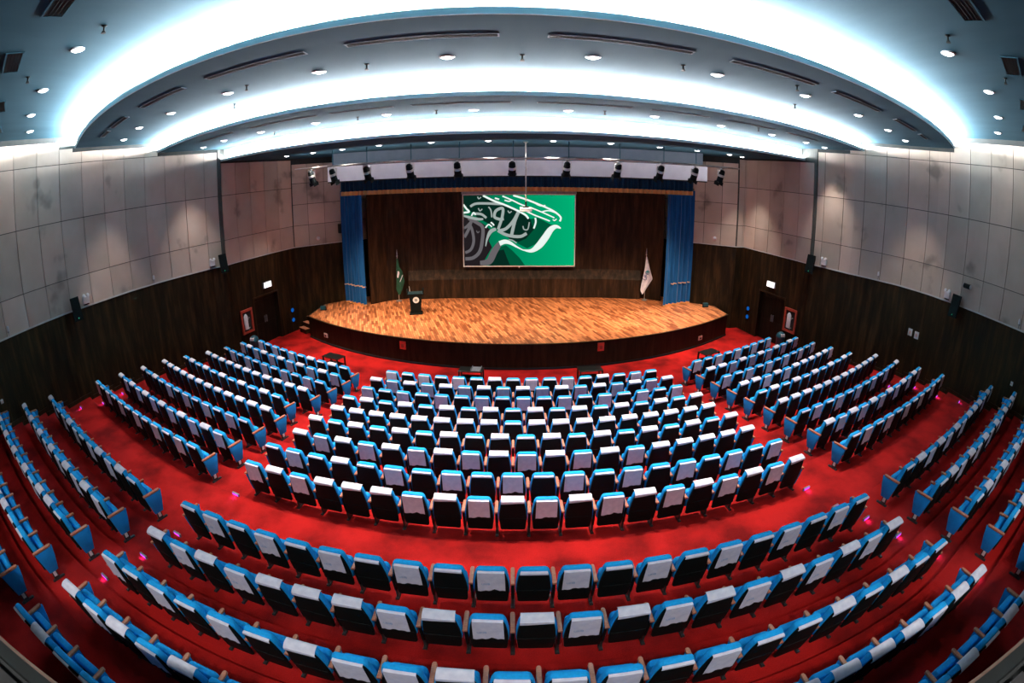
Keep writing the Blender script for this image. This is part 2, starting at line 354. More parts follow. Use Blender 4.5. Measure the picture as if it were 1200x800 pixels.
PM = {n: part_mesh(n, b, mt) for n, b, mt in PARTS}
AM = {}
for sd in (-1, 1):
    am = part_arm(sd).mesh('armrest', [M['shell'], M['panel_blue']]); shade(am)
    AM[sd] = [am, part_mesh('arm_cap', part_cap(sd), 'arm_wood'), part_mesh('leg', part_leg(sd), 'iron'), part_mesh('number_plate', part_plate(sd), 'plate'), part_mesh('end_panel', part_end(sd), 'panel_blue'), part_mesh('arm_cap', part_cap(sd, True), 'arm_wood')]
CM = {k: part_mesh('head_cover', b, 'cover') for k, b in COVERS.items()}
def child(name, me, parent):
    o = bpy.data.objects.new(name, me); COL.objects.link(o); o.parent = parent; return o
def seat(loc, rz, kind, ends):
    r = empty('auditorium_seat', loc, rz)
    for n in PM: child(n, PM[n], r)
    for sd in ([-1] + ([1] if 1 in ends else [])):
        e_ = sd in ends
        a = child('end_panel' if e_ else 'armrest', AM[sd][4 if e_ else 0], r); child('arm_cap', AM[sd][5 if e_ else 1], a)
        l = child('leg', AM[sd][2], r)
        if sd in ends: child('number_plate', AM[sd][3], l)
    child('head_cover', CM[kind], r)
    return r
KIND_TXT = {'A': 'blue seat with long white cover', 'D': 'blue seat with long white cover', 'B': 'blue seat with white top band', 'C': 'blue seat with slim white edging'}
plan = []
for bname, rows, zs, pats in BLOCKS:
    for ri, row in enumerate(rows):
        for si, (x, y, a) in enumerate(row):
            k = pats[ri][si % len(pats[ri])]
            if k == 'A' and (si * 7 + ri * 3) % 3 == 0: k = 'D'
            px, py = to_px(x, y, zs[ri] + .9)
            inside = -12 < px < 1212 and py < 812
            side = 'left' if bname.split()[1] != 'right' else 'aisle'
            if bname.endswith('left'): place = ORD[len(row) - 1 - si] + ' from the aisle'
            elif bname.endswith('right'): place = ORD[si] + ' from the aisle'
            else: place = ORD[si] + ' from the left'
            lab = f'{KIND_TXT[k]}, {place}, {ORD[ri]} row of {bname} block'
            ends = ([-1] if si == 0 else []) + ([1] if si == len(row) - 1 else [])
            plan.append((not inside, math.dist((x, y, zs[ri] + .9), (0, 0, CAMZ)), (x, y, zs[ri]), a, k, ends, lab, bname))
plan.sort(key=lambda p: (p[0], p[1]))
M['faint_blue'] = noise_mat('pale_blue_embroidery', (.30, .47, .68), (.36, .53, .74), 20, .9)
for off, d, loc, a, k, ends, lab, bname in plan[:300]:
    r = tag(seat(loc, a, k, ends), lab, 'seat', f'seats of the {bname} block')
    if bname == 'rear centre' and k in 'AD' and loc[2] < 1.5:
        cv_ = [c for c in r.children if c.name.startswith('head_cover')][0]
        p = bk(-.075, .37, -.0615); R_ = Matrix((Vector((1, 0, 0)), UV, -FV)).transposed().to_euler()
        text_mesh('cover_lettering', 'UHB', .06, 'faint_blue', cv_, p, R_)
# the far seats beyond three hundred, as one object
def mass(items):
    slots = ['shell', 'seat_blue', 'panel_blue', 'arm_wood', 'iron', 'plate', 'cover']; V, Fc, Mi = [], [], []; off = 0
    geo = {}
    def g(b, mat, key):
        if key not in geo: geo[key] = (np.array([tuple(v) for v in b.v]), b.f, [slots.index(mat[q]) for q in b.m])
        return geo[key]
    for o_, d, loc, a, k, ends, lab, bn in items:
        use = [g(b, (mt,), n) for n, b, mt in PARTS] + [g(COVERS[k], ('cover',), 'c' + k)]
        for sd in ([-1] + ([1] if 1 in ends else [])):
            e_ = sd in ends
            use += [g(part_end(sd), ('panel_blue',), f'e{sd}') if e_ else g(part_arm(sd), ('shell', 'panel_blue'), f'a{sd}'), g(part_cap(sd, e_), ('arm_wood',), f'k{sd}{e_}'), g(part_leg(sd), ('iron',), f'l{sd}')]
            if e_: use.append(g(part_plate(sd), ('plate',), f'p{sd}'))
        c, s = math.cos(a), math.sin(a)
        for v, f, mi in use:
            w = np.c_[v[:, 0] * c - v[:, 1] * s + loc[0], v[:, 0] * s + v[:, 1] * c + loc[1], v[:, 2] + loc[2]]
            V.append(w); Fc += [tuple(i + off for i in q) for q in f]; Mi += mi; off += len(v)
    me = bpy.data.meshes.new('far_auditorium_seats'); me.from_pydata(np.concatenate(V).tolist(), [], Fc)
    for s_ in slots: me.materials.append(M[s_])
    me.polygons.foreach_set('material_index', Mi); me.update(); shade(me)
    o = bpy.data.objects.new('far_auditorium_seats', me); COL.objects.link(o)
    return tag(o, 'blue covered seats filling the far rows near the stage and side walls', 'seats', kind='stuff')
mass(plan[300:])

# ------------------------------------------------------------------ side walls
H0, H1, H2, H3 = 9.42, 9.05, 8.70, 8.20
ZW, ZJ3, ZJ2, ZJ1 = 4.0, 5.0, 6.81, 8.57
WL = [(-14.45, -4), (-14.2, 5), (-14.0, 8.6), (-13.86, 10.2), (-13.6, 11.6), (-13.3, 13.2), (-12.95, 14.6), (-12.45, 16.0), (-11.99, 17.2), (-11.67, 17.75)]
WLB = [(-11.67, 17.75), (-11.36, 19.1), (-10.88, 20.88), (-10.42, 22.25)]
WLC = [(-10.42, 22.25), (-8.45, 23.85), (-6.7, 25.4)]
WR = [(14.95, -4), (14.75, 5), (14.6, 8), (14.52, 9.5), (14.45, 11.0), (14.3, 12.4), (13.95, 13.7), (13.4, 14.85), (12.85, 15.85), (12.3, 17.2), (12.1, 17.7)]
WRB = [(12.1, 17.7), (11.77, 18.9), (11.3, 20.65), (10.95, 22.1), (10.5, 22.05)]
WRC = [(10.5, 22.05), (8.45, 23.3), (6.9, 25.4)]
class Line:
    def __init__(s, pts): s.p = np.array(pts, float); s.d = np.r_[0, np.cumsum(np.hypot(*np.diff(s.p, axis=0).T))]; s.L = s.d[-1]
    def at(s, t): return np.array([np.interp(t, s.d, s.p[:, 0]), np.interp(t, s.d, s.p[:, 1])])
    def nrm(s, t, side):                                       # inward normal
        a, b = s.at(max(0, t - .05)), s.at(min(s.L, t + .05)); v = (b - a) / (np.hypot(*(b - a)) or 1)
        return np.array([v[1], -v[0]]) * (1 if side < 0 else -1)
    def s_of_y(s, y): return float(np.interp(y, s.p[:, 1], s.d))
def strip(b, line, s0, s1, z0, z1, t0, t1, side):              # a board on the wall from s0 to s1, standing t0..t1 off its face
    ks = [s0] + [float(d) for d in line.d if s0 + .02 < d < s1 - .02] + [s1]
    loops = []
    for k in ks:
        p = line.at(k); n = line.nrm(k, side); a = p + n * t0; c = p + n * t1
        loops.append([(a[0], a[1], z0), (c[0], c[1], z0), (c[0], c[1], z1), (a[0], a[1], z1)])
    b.loft(loops)
def panel_run(b, line, s_first, step, zs, side, s_lo, s_hi, top=None):
    ks = [s_lo]; k = s_first
    while k - step > s_lo: k -= step
    while k < s_hi - .12:
        if k > s_lo + .12: ks.append(k)
        k += step
    ks.append(s_hi)
    for a, c in zip(ks[:-1], ks[1:]):
        zz = zs + [top((a + c) / 2)] if top else zs
        for z0, z1 in zip(zz[:-1], zz[1:]): strip(b, line, a + .012, c - .012, z0 + .012, z1 - .012, .0, .03, side)
def wall(name, A, B, C, side, door_s, y1, y2, y3, first):
    root = empty(name); root['kind'] = 'structure'
    LA, LBn, LC = Line(A), Line(B), Line(C)
    bb = MB()                                                  # carcass behind the facing
    for ln in (LA, LBn, LC):
        if ln is LBn:
            strip(bb, ln, 0, ln.L, 2.25, H0 + .3, -.25, 0, side)
            strip(bb, ln, 0, door_s[0], -.3, 2.25, -.25, 0, side); strip(bb, ln, door_s[1], ln.L, -.3, 2.25, -.25, 0, side)
        else: strip(bb, ln, 0, ln.L, -.3, H0 + .3, -.25, 0, side)
    bb.build('carcass', M['joint'], root)
    pb = MB(); zs = [ZW, ZJ3, ZJ2, ZJ1]
    sA1 = LA.s_of_y(y1)
    sA2 = LA.s_of_y(y2); panel_run(pb, LA, LA.s_of_y(first), .97, zs, side, LA.s_of_y(-3.9), LA.L - .07, lambda t: H0 if t < sA1 else (H1 if t < sA2 else H2))
    panel_run(pb, LBn, .93, .93, [ZW, ZJ3, ZJ2, H3 - .0], side, .07, LBn.L - .03)
    panel_run(pb, LC, .80, .86, [ZW, ZJ3, 6.0, ZJ2 + .2, H3], side, .03, LC.L)
    pb.build('acoustic_panels', M['panel'], root)
    wb = MB()
    strip(wb, LA, 0, LA.L, -.3, ZW - .03, 0, .03, side)
    strip(wb, LBn, 0, door_s[0], -.3, ZW - .03, 0, .03, side); strip(wb, LBn, door_s[1], LBn.L, -.3, ZW - .03, 0, .03, side)
    strip(wb, LBn, door_s[0], door_s[1], 2.22, ZW - .03, 0, .03, side); strip(wb, LC, 0, LC.L, -.3, ZW - .03, 0, .03, side)
    wb.build('wainscot_boards', M['wainscot'], root)
    db = MB(); strip(db, LA, 0, LA.L, ZW - .03, ZW + .015, 0, .06, side); strip(db, LBn, 0, LBn.L, ZW - .03, ZW + .005, 0, .045, side); strip(db, LC, 0, LC.L, ZW - .03, ZW + .005, 0, .045, side)
    db.build('dado_moulding', M['dado'], root)
    gb = MB()  # dark strips painted in for the shadow line under each ceiling level
    strip(gb, LA, 0, sA1 - .15, H0 - .16, H0 + .02, .03, .05, side); strip(gb, LA, sA1 + .1, LA.s_of_y(y2) - .15, H1 - .13, H1 - .005, .03, .05, side)
    strip(gb, LA, LA.s_of_y(y2) + .1, LA.L, H2 - .12, H2 - .005, .03, .05, side)
    strip(gb, LBn, 0, LBn.L, H3 - .08, H3 - .005, .03, .05, side); strip(gb, LC, 0, LC.L, H3 - .28, H3 - .005, .03, .05, side)
    gb.build('painted_shadow_line', M['gap_shade'], root)
    tb = MB(); strip(tb, LA, LA.L - .13, LA.L, ZW, H2 - .01, .03, .075, side); tb.build('cable_trunking', M['joint'], root)
    return LA, LBn, LC, root
LLA, LLB, LLC, wall_l = wall('wall_left', WL, WLB, WLC, -1, (1.52, 3.22), 11.0, 14.85, 0, 8.61)
LRA, LRB, LRC, wall_r = wall('wall_right', WR, WRB, WRC, 1, (1.26, 3.05), 11.55, 16.0, 0, 8.94)
# baseboards stepping up with the tiers
for name, ln, side in (('baseboard_left', LLA, -1), ('baseboard_right', LRA, 1)):
    b = MB()
    for k, z in enumerate(tier_z):
        ys = []
        for e in (edges[k], edges[k + 1]):
            ss = np.linspace(0, ln.L, 600); P_ = np.array([ln.at(t) for t in ss]); f = P_[:, 1] - np.interp(P_[:, 0], XS, e); j = np.nonzero(f > 0)[0]; ys.append(ss[j[0]] if len(j) else ln.L)
        s1, s0 = ys
        if s1 - s0 > .1: strip(b, ln, max(0, s0 + .02), s1 + .1 if s1 < ln.L - .2 else ln.L, z, z + .13, .03, .055, side)
    structure(b.build(name, M['base']))
# exit doors in their recesses
def door(name, ln, side, s0, s1):
    r = empty(name); r['kind'] = 'structure'
    b = MB(); strip(b, ln, s0 + .02, s1 - .02, 0, 2.2, -.22, -.17, side); lf = b.build('door_leaf', M['door'], r)
    b = MB()
    for a, c in ((s0 + .12, (s0 + s1) / 2 - .08), ((s0 + s1) / 2 + .08, s1 - .12)):
        strip(b, ln, a, c, .25, .95, -.175, -.16, side); strip(b, ln, a, c, 1.1, 2.0, -.175, -.16, side)
    b.build('raised_panel', M['door'], lf)
    b = MB(); strip(b, ln, s0 - .04, s0 + .03, 0, 2.25, -.2, .045, side); strip(b, ln, s1 - .03, s1 + .04, 0, 2.25, -.2, .045, side); strip(b, ln, s0 - .04, s1 + .04, 2.2, 2.27, -.2, .045, side)
    b.build('door_frame', M['base'], r)
    b = MB(); m_ = (s0 + s1) / 2; strip(b, ln, m_ - .07, m_ - .04, .95, 1.25, -.17, -.10, side); strip(b, ln, m_ + .04, m_ + .07, .95, 1.25, -.17, -.10, side); b.build('door_handle', M['grey'], r)
door('door_1', LLB, -1, 1.52, 3.22); door('door_2', LRB, 1, 1.26, 3.05)
# rear wall below the control-room parapet, and the room behind it
b = MB(); b.box(-14.6, 15.1, .10, .25, 0, 5.76); structure(b.build('wall_back', M['wainscot']))
b = MB(); b.box(-14.6, 15.1, -4.2, -4.0, 0, 9.7); structure(b.build('wall_control_room', M['joint']))
pr = empty('wall_parapet'); pr['kind'] = 'structure'
b = MB(); b.box(-14.4, 14.9, .20, .265, 5.76, 5.845); b.build('parapet_cap', M['cap_dark'], pr)
b = MB(); b.box(-14.4, 14.9, .258, .272, 5.83, 5.85); b.build('edge_strip', M['tan_edge'], pr)
b = MB(); b.box(-14.4, 14.9, .165, .20, 5.6, 5.79); b.build('dark_groove', M['gap_shade'], pr)  # near-black groove between cap and counter
b = MB()
for i in range(24): b.box(-14.3 + i * 1.22, -14.3 + i * 1.22 + 1.19, -.7, .16, 5.72, 5.835)
b.build('counter_stone', M['stone'], pr)
b = MB(); b.box(-14.4, 14.9, -.72, .10, 5.5, 5.72); b.build('counter_carcass', M['gap_shade'], pr)

# ------------------------------------------------------------------ stepped ceiling with light coves
def smooth_fit(pts, deg=4):
    p = np.array(pts); c = np.polyfit(p[:, 0], p[:, 1], deg); return lambda x: np.polyval(c, x)
lip1 = smooth_fit([(-14.2, 11.6), (-13.2, 10.95), (-10.5, 9.04), (-7.74, 7.51), (-6.22, 6.85), (-5.2, 6.52), (-3.9, 6.28), (-2.2, 6.12), (.02, 6.07), (2.2, 6.25), (3.7, 6.58), (4.73, 6.92), (6.06, 7.41), (8.07, 8.27), (10.06, 9.14), (12.28, 10.25), (14.0, 11.43), (15, 12.1)], 6)
lip2 = smooth_fit([(-13.8, 15.6), (-12.33, 14.59), (-10.59, 13.52), (-8.84, 12.45), (-7.32, 11.71), (-6.14, 11.22), (-5.15, 10.9), (-3.81, 10.68), (-1.79, 10.52), (.02, 10.46), (1.85, 10.66), (3.84, 11.09), (5.05, 11.4), (6.65, 12.04), (8.69, 12.95), (10.72, 14.07), (13.91, 16.08)], 6)
lip3 = smooth_fit([(-13, 18.9), (-10.47, 16.9), (-7.53, 15.7), (-5.11, 14.75), (-2.41, 14.27), (.03, 14.17), (2.49, 14.5), (5.3, 15.35), (7.96, 16.45), (11.8, 18.3), (13, 18.9)], 4)
CXS = np.linspace(-14.6, 15.1, 120)
def sheet(b, y0, y1, z, th=.04):
    n = len(CXS); vs = [(x, a, z) for x, a in zip(CXS, y0)] + [(x, c, z) for x, c in zip(CXS, y1)] + [(x, a, z + th) for x, a in zip(CXS, y0)] + [(x, c, z + th) for x, c in zip(CXS, y1)]
    fs = []
    for i in range(n - 1): fs += [(i, n + i, n + i + 1, i + 1), (2 * n + i, 2 * n + i + 1, 3 * n + i + 1, 3 * n + i), (i, i + 1, 2 * n + i + 1, 2 * n + i), (n + i, 3 * n + i, 3 * n + i + 1, n + i + 1)]
    b.add(vs, fs)
def curtain_wall(b, y, z0, z1, th):
    loops = [[(x, a, z0), (x, a + th, z0), (x, a + th, z1), (x, a, z1)] for x, a in zip(CXS, y)]; b.loft(loops)
ceil = empty('ceiling'); ceil['kind'] = 'structure'
L1, L2, L3 = lip1(CXS), lip2(CXS), lip3(CXS); FAR = np.full_like(CXS, 25.6); TROUGH = .22
for y0, y1, z in ((np.full_like(CXS, -4.2), L1 + TROUGH, H0), (L1, L2 + TROUGH, H1), (L2, L3 + TROUGH, H2), (L3, FAR, H3)):
    b = MB(); sheet(b, y0, y1, z); b.build('ceiling_tier', M['ceiling'], ceil)
for ci, (y, z, z2) in enumerate(((L1, H1, H0), (L2, H2, H1), (L3, H3, H2))):
    b = MB(); curtain_wall(b, y - .03, z, z + .10, .03); b.build('cove_lip', M['lip'], ceil)
    b = MB(); curtain_wall(b, y + TROUGH - .03, z + .03, z2 + .04, .03); b.build('cove_riser', M['lip'], ceil)
    b = MB(); n = len(CXS); lo, hi = y + .09, y + .125
    b.add([(x, a, z + .065) for x, a in zip(CXS, lo)] + [(x, a, z + .12) for x, a in zip(CXS, hi)], [(i, i + 1, n + i + 1, n + i) for i in range(n - 1)])
    b.build('cove_light_strip', M['led_cove%d' % ci], ceil)

# downlights
def downlight(x, y, H, label, energy, grp, r=.10, col=(1, .9, .85), cone=100, blend=.6):
    t = empty('ceiling_downlight', (x, y, H))
    b = MB(); b.lathe([(r + .035, 0), (r + .035, -.012), (r, -.02), (r, -.004)], 20); b.build('trim_ring', M['white'], t, True)
    b = MB(); b.lathe([(r * .98, -.006), (r * .92, -.02), (r * .7, -.032), (r * .3, -.038)], 20); b.build('lens', M['lens'], t, True)
    l = lamp('SPOT', 'downlight_bulb', (0, 0, -.075), energy, col, t, spot_size=math.radians(cone), spot_blend=blend, shadow_soft_size=.08)
    return tag(t, label, 'ceiling light', grp)
ROWS = [('rearmost ceiling level', 'rearmost cove', H0, [(-12.62, 8.4), (-10.63, 7.08), (-8.5, 5.94), (-6.15, 4.94), (-2.1, 4.1), (2.3, 4.1), (6.41, 5.18), (8.82, 6.01), (11.18, 7.35), (13.26, 8.78)], 50, (1, .80, .70)),
        ('second ceiling level', 'second cove', H1, [(-12.02, 12.17), (-10.01, 10.8), (-8.03, 9.89), (-5.76, 9.06), (-3.43, 8.52), (-1.08, 8.26), (1.31, 8.25), (3.73, 8.73), (6.12, 9.34), (8.48, 10.32), (10.7, 11.5), (12.7, 12.7)], 1250, (1, .86, .80)),
        ('third ceiling level', 'third cove', H2, [(-11.18, 15.87), (-9.46, 14.7), (-7.54, 13.89), (-5.45, 13.33), (-3.25, 12.86), (-.98, 12.73), (1.39, 12.86), (3.75, 13.19), (6.07, 14.03), (8.27, 14.78), (10.28, 15.72), (11.7, 16.5)], 1200, (1, .86, .80)),
        ('lowest ceiling level by the stage', 'stage', H3, [(-9.23, 19.32), (-7.8, 18.82), (-6.34, 18.2), (-4.68, 17.4), (-2.78, 17.2), (-.84, 17.14), (1.35, 17.25), (3.41, 17.69), (5.45, 18.51), (7.18, 19.03), (9.0, 19.9), (10.0, 20.7)], 320, (1, .88, .82))]
for nm, cv, H, pts, en, col in ROWS:
    for i, (x, y) in enumerate(pts):
        downlight(x, y, H, f'round white downlight in the {nm}, {ORD[i]} from the left', en * (1.25 if abs(x) < 5 else 1 if abs(x) < 7.5 else .42) if H in (H1, H2) else en * (1.9 if H == H3 and abs(x) > 6 else 1), f'downlights of the {nm}', col=col, cone=60 if H == H1 else 116 if H == H0 else 66, blend=.8)

for y_, nm in ((-1.75, 'above the control room'),):  # unseen row added behind the camera to light the seat backs
    for i in range(10):
        downlight(-10.3 + 2.3 * i, y_, H0, f'added unseen downlight {nm}, {ORD[i]} from the left', 300, f'downlights {nm}', col=(1, .92, .90), cone=125, blend=.6)
# long air slots, sprinklers
def air_slot(lip, xa, xb, off, H, label, grp):
    t = empty('air_diffuser', (0, 0, 0)); xs = np.linspace(xa, xb, 8); ys = lip(xs) + off
    for nm, w, z0, z1, mat in (('slot', .075, H - .006, H + .002, 'gap_shade'), ('vane', .008, H - .012, H - .004, 'black')):
        b = MB(); b.loft([[(x, y - w, z0), (x, y + w, z0), (x, y + w, z1), (x, y - w, z1)] for x, y in zip(xs, ys)]); b.build(nm, M[mat], t)
    b = MB()
    for dy in (-.085, .085): b.loft([[(x, y + dy - .01, H - .01), (x, y + dy + .01, H - .01), (x, y + dy + .01, H), (x, y + dy - .01, H)] for x, y in zip(xs, ys)])
    for x, y in ((xs[0], ys[0]), (xs[-1], ys[-1])): b.box(x - .012, x + .012, y - .095, y + .095, H - .01, H)
    b.build('slot_frame', M['fascia_grey'], t)
    return tag(t, label, 'air vent', grp)
for i, (a, c) in enumerate([(-11.6, -10.6), (-10.2, -8.8), (-7.8, -6.0), (-5.25, -3.1), (-2.4, -.2), (.5, 2.75), (3.5, 5.6), (6.25, 8.3), (9.3, 11.0), (11.5, 12.4)]):
    air_slot(lip1, a, c, .95, H1, f'long dark air slot in the second ceiling level, {ORD[i]} from the left', 'air slots of the second level')
for i, (a, c) in enumerate([(-9.9, -8.0), (-7.2, -4.8), (-4.4, -2.75), (-2.3, -.05), (.55, 2.8), (3.3, 5.0), (5.6, 7.6), (8.2, 10.1)]):
    air_slot(lip2, a, c, .95, H2, f'long dark air slot in the third ceiling level, {ORD[i]} from the left', 'air slots of the third level')
for i, (x, y, ang) in enumerate([(-12.3, 6.9, 35), (-9.9, 5.6, 32), (-7.1, 4.2, 28), (-4.75, 3.45, 22), (4.95, 3.6, -22), (7.4, 4.45, -28), (10.0, 5.7, -32), (12.6, 7.2, -35)]):
    t = empty('air_grille', (x, y, H0), -math.radians(ang) * 1.0)
    b = MB(); b.box(-.5, .5, -.14, .14, -.004, .004); b.build('grille_opening', M['gap_shade'], t)
    b = MB(); b.box(-.53, .53, -.17, -.14, -.012, 0); b.box(-.53, .53, .14, .17, -.012, 0); b.box(-.53, -.5, -.14, .14, -.012, 0); b.box(.5, .53, -.14, .14, -.012, 0); b.build('grille_frame', M['ceiling'], t)
    b = MB()
    for k in range(5): b.box(-.5, .5, -.12 + k * .06 - .006, -.12 + k * .06 + .006, -.010, -.004)
    b.build('grille_slats', M['black'], t)
    tag(t, f'dark rectangular air grille in the rearmost ceiling level, {ORD[i]} from the left', 'air vent', 'air grilles of the rearmost level')
SPR = [('second', H1, [(-6.42, 10.44), (-5.07, 8.69), (-2.48, 8.36), (.15, 8.23), (2.9, 8.31), (5.41, 8.56), (6.62, 10.62)]), ('third', H2, [(-7.31, 14.4), (-4.06, 12.92), (-1.9, 12.58), (2.3, 12.7), (7.08, 13.5)]), ('rearmost', H0, [(-7.73, 5.0), (-5.13, 4.59), (5.72, 4.59), (8.0, 5.0)])]
for nm, H, pts in SPR:
    for i, (x, y) in enumerate(pts):
        t = empty('sprinkler_head', (x, y, H))
        b = MB(); b.lathe([(.045, 0), (.045, -.01), (.015, -.02), (.013, -.07), (.03, -.085), (.03, -.09)], 12); b.build('sprinkler_body', M['black'], t, True)
        b = MB(); b.lathe([(.04, -.105), (.04, -.11)], 12); b.box(-.004, .004, -.03, .03, -.108, -.085); b.build('deflector', M['black'], t)
        tag(t, f'small dark sprinkler under the {nm} ceiling level, {ORD[i]} from the left', 'sprinkler', f'sprinklers of the {nm} level')

# ------------------------------------------------------------------ stage
SX, SY, SR = .2, 32.1, 14.75
arc = [(SX + SR * math.sin(a), SY - SR * math.cos(a)) for a in np.linspace(-.707, .712, 60)]
outline = arc + [(9.75, 22.6), (8.6, 23.3), (7.0, 25.5), (-6.8, 25.5), (-8.4, 23.9), (-9.35, 23.05)]
stg = empty('stage'); stg['kind'] = 'structure'
b = MB(); n = len(outline); b.add([(x, y, 1.0) for x, y in outline] + [(x, y, .95) for x, y in outline], [tuple(range(n))] + [(i, n + i, n + (i + 1) % n, (i + 1) % n) for i in range(n)]); b.build('stage_floor', M['parquet'], stg)
b = MB(); fr = [outline[-1]] + arc + [outline[60]]
inn = lambda p, d: (SX + (p[0] - SX) * (1 - d / SR), SY + (p[1] - SY) * (1 - d / SR))
b.loft([[(*inn(p, .08), 0), (*inn(p, .02), 0), (*inn(p, .02), .955), (*inn(p, .08), .955)] for p in fr]); b.build('stage_front_boards', M['stage_front'], stg)
b = MB(); b.loft([[(*inn(p, .05), .955), (*inn(p, -.03), .955), (*inn(p, -.03), 1.004), (*inn(p, .05), 1.004)] for p in fr]); b.build('stage_nosing', M['base'], stg)
b = MB(); b.loft([[(*inn(p, .05), 0), (*inn(p, -.012), 0), (*inn(p, -.012), .07), (*inn(p, .05), .07)] for p in fr]); b.build('stage_plinth', M['gap_shade'], stg)
# dark timber backdrop wall with its sloping ledges
bp_ = [(-6.85, 23.05), (-6.15, 23.75), (-5.2, 24.25), (-3.5, 24.5), (.2, 24.6), (4.2, 24.55), (6.3, 24.2), (7.2, 23.5)]
bl = Line(bp_); bw = empty('wall_stage'); bw['kind'] = 'structure'
b = MB(); strip(b, bl, 0, bl.L, 1.0, 7.3, -.1, 0, -1); b.build('backdrop_boards', M['stage_wood'], bw)
lb = Line(bp_[2:7])
def band(z0, z1, z2, d0, d1, name):
    b = MB(); loops = []
    for k in np.linspace(0, lb.L, 30):
        p = lb.at(k); q = lb.nrm(k, -1); o = lambda d: p + q * d
        loops.append([(*o(0), z0), (*o(d0), z0), (*o(d0), z1), (*o(d1), z2), (*o(0), z2)])
    b.loft(loops); return b.build(name, M['stage_wood'], bw)
band(1.0, 1.95, 2.4, .28, .0, 'sloping_ledge'); 
b = MB()
for k in np.arange(0, lb.L, .32):
    p = lb.at(k); q = lb.nrm(k, -1); T = Matrix.Translation((p[0], p[1], 0)) @ Matrix.Rotation(math.atan2(q[0], -q[1]), 4, 'Z')
    b.add([T @ Vector(v) for v in ((0, -.285, 1.95), (.03, -.285, 1.95), (.36, -.01, 2.4), (.33, -.01, 2.4))], [(0, 1, 2, 3)])
b.build('oblique_battens', M['base'], bw)
b = MB(); strip(b, lb, 0, lb.L, 6.15, 6.9, .0, .18, -1); b.build('upper_boards', M['stage_wood'], bw)
# header over the stage opening
hd = empty('wall_proscenium'); hd['kind'] = 'structure'
b = MB(); b.box(-7.85, 8.25, 21.15, 23.6, 7.62, H3 + .01); b.build('header_fascia', M['fascia_grey'], hd)
b = MB(); b.box(-8.0, 8.4, 20.95, 23.4, 6.98, 7.62); b.build('header_board', M['fascia_white'], hd)
b = MB(); b.box(-8.0, 8.4, 20.97, 21.2, 6.93, 6.98); b.build('header_painted_shade', M['gap_shade'], hd)  # dark strip painted in for the shadow below the header board
# valance and curtains
def pleats(b, pts, z0, z1, amp, wl, th=.02, nseg=6, gather=None):
    ln = Line(pts); k = int(ln.L / wl * nseg); loops = []
    for i in range(k + 1):
        s_ = ln.L * i / k; p = ln.at(s_); q = ln.nrm(s_, -1); o = amp * math.sin(2 * PI * s_ / wl + .8 * math.sin(s_ * 2.3)) + amp * .35 * math.sin(2 * PI * s_ / wl * .37 + 1)
        a, c = p + q * (o - th / 2), p + q * (o + th / 2); loops.append([(*a, z0), (*c, z0), (*c, z1), (*a, z1)])
    b.loft(loops)
vt = empty('stage_valance')
VP = [(-7.45, 21.12), (7.80, 21.12)]
b = MB(); pleats(b, VP, 6.50, 6.95, .06, .21); b.build('pleated_cloth', M['valance'], vt, True)
b = MB(); pleats(b, VP, 6.33, 6.51, .065, .21); b.build('gold_fringe', M['gold'], vt, True)
tag(vt, 'dark blue pleated valance with gold fringe hanging above the stage', 'valance')
def drape(name, pts, label, rope):
    t = empty(name)
    b = MB(); pleats(b, pts, 1.10, 6.5, .085, .27); b.build('pleated_cloth', M['curtain'], t, True)
    b = MB(); pleats(b, pts, 1.02, 1.11, .09, .27, .03); b.build('gold_hem', M['gold'], t, True)
    for q, z in rope:
        b = MB(); pleats(b, q, z, z + .05, .09, .27, .05); b.build('rope_band', M['gilt'], t, True)
    b = MB(); l_ = Line(pts); b.tube([(*l_.at(0), 6.55), (*l_.at(l_.L), 6.55)], .03); b.build('curtain_rail', M['black'], t)
    return tag(t, label, 'curtain')
drape('stage_curtain', [(-8.25, 23.45), (-6.98, 22.62)], 'bright blue stage curtain hanging left of the stage', [([(-8.25, 23.45), (-6.98, 22.62)], 1.93)])
drape('stage_curtain', [(7.0, 22.35), (7.42, 22.62), (8.55, 23.05)], 'blue stage curtain hanging right of the stage by the white flag', [([(7.42, 22.62), (8.55, 23.05)], 2.05)])

# ------------------------------------------------------------------ projection screen with its green picture
sc_ = empty('projection_screen', (.27, 24.2, 2.58))
SW, SH = 5.42, 3.52
b = MB(); b.box(-SW / 2, SW / 2, 0, .05, 0, SH); b.build('screen_back', M['black'], sc_)
b = MB()
for x0, x1, z0, z1 in ((-SW / 2, SW / 2, 0, .05), (-SW / 2, SW / 2, SH - .05, SH), (-SW / 2, -SW / 2 + .05, .05, SH - .05), (SW / 2 - .05, SW / 2, .05, SH - .05)): b.box(x0, x1, -.02, 0, z0, z1)
b.build('screen_frame', M['white'], sc_)
b = MB(); b.box(-SW / 2 - .03, SW / 2 + .03, -.06, .06, SH, SH + .13); b.build('roller_case', M['grey'], sc_)
m = bpy.data.materials.new('green_picture'); m.use_nodes = True; nt = m.node_tree; nt.nodes.clear()
o_ = nt.nodes.new('ShaderNodeOutputMaterial'); e_ = nt.nodes.new('ShaderNodeEmission'); tc = N(nt, 'ShaderNodeTexCoord'); sp = N(nt, 'ShaderNodeSeparateXYZ'); nt.links.new(tc.outputs['Object'], sp.inputs[0])
ma = N(nt, 'ShaderNodeMath', operation='MULTIPLY_ADD'); nt.links.new(sp.outputs[0], ma.inputs[0]); ma.inputs[1].default_value = .19; ma.inputs[2].default_value = .5
r_ = ramp(nt, ma.outputs[0], [(0, (.0, .10, .045)), (.45, (.0, .26, .115)), (1, (.0, .42, .17))]); nt.links.new(r_.outputs[0], e_.inputs[0]); e_.inputs[1].default_value = .8; nt.links.new(e_.outputs[0], o_.inputs[0])
M['pic'] = m
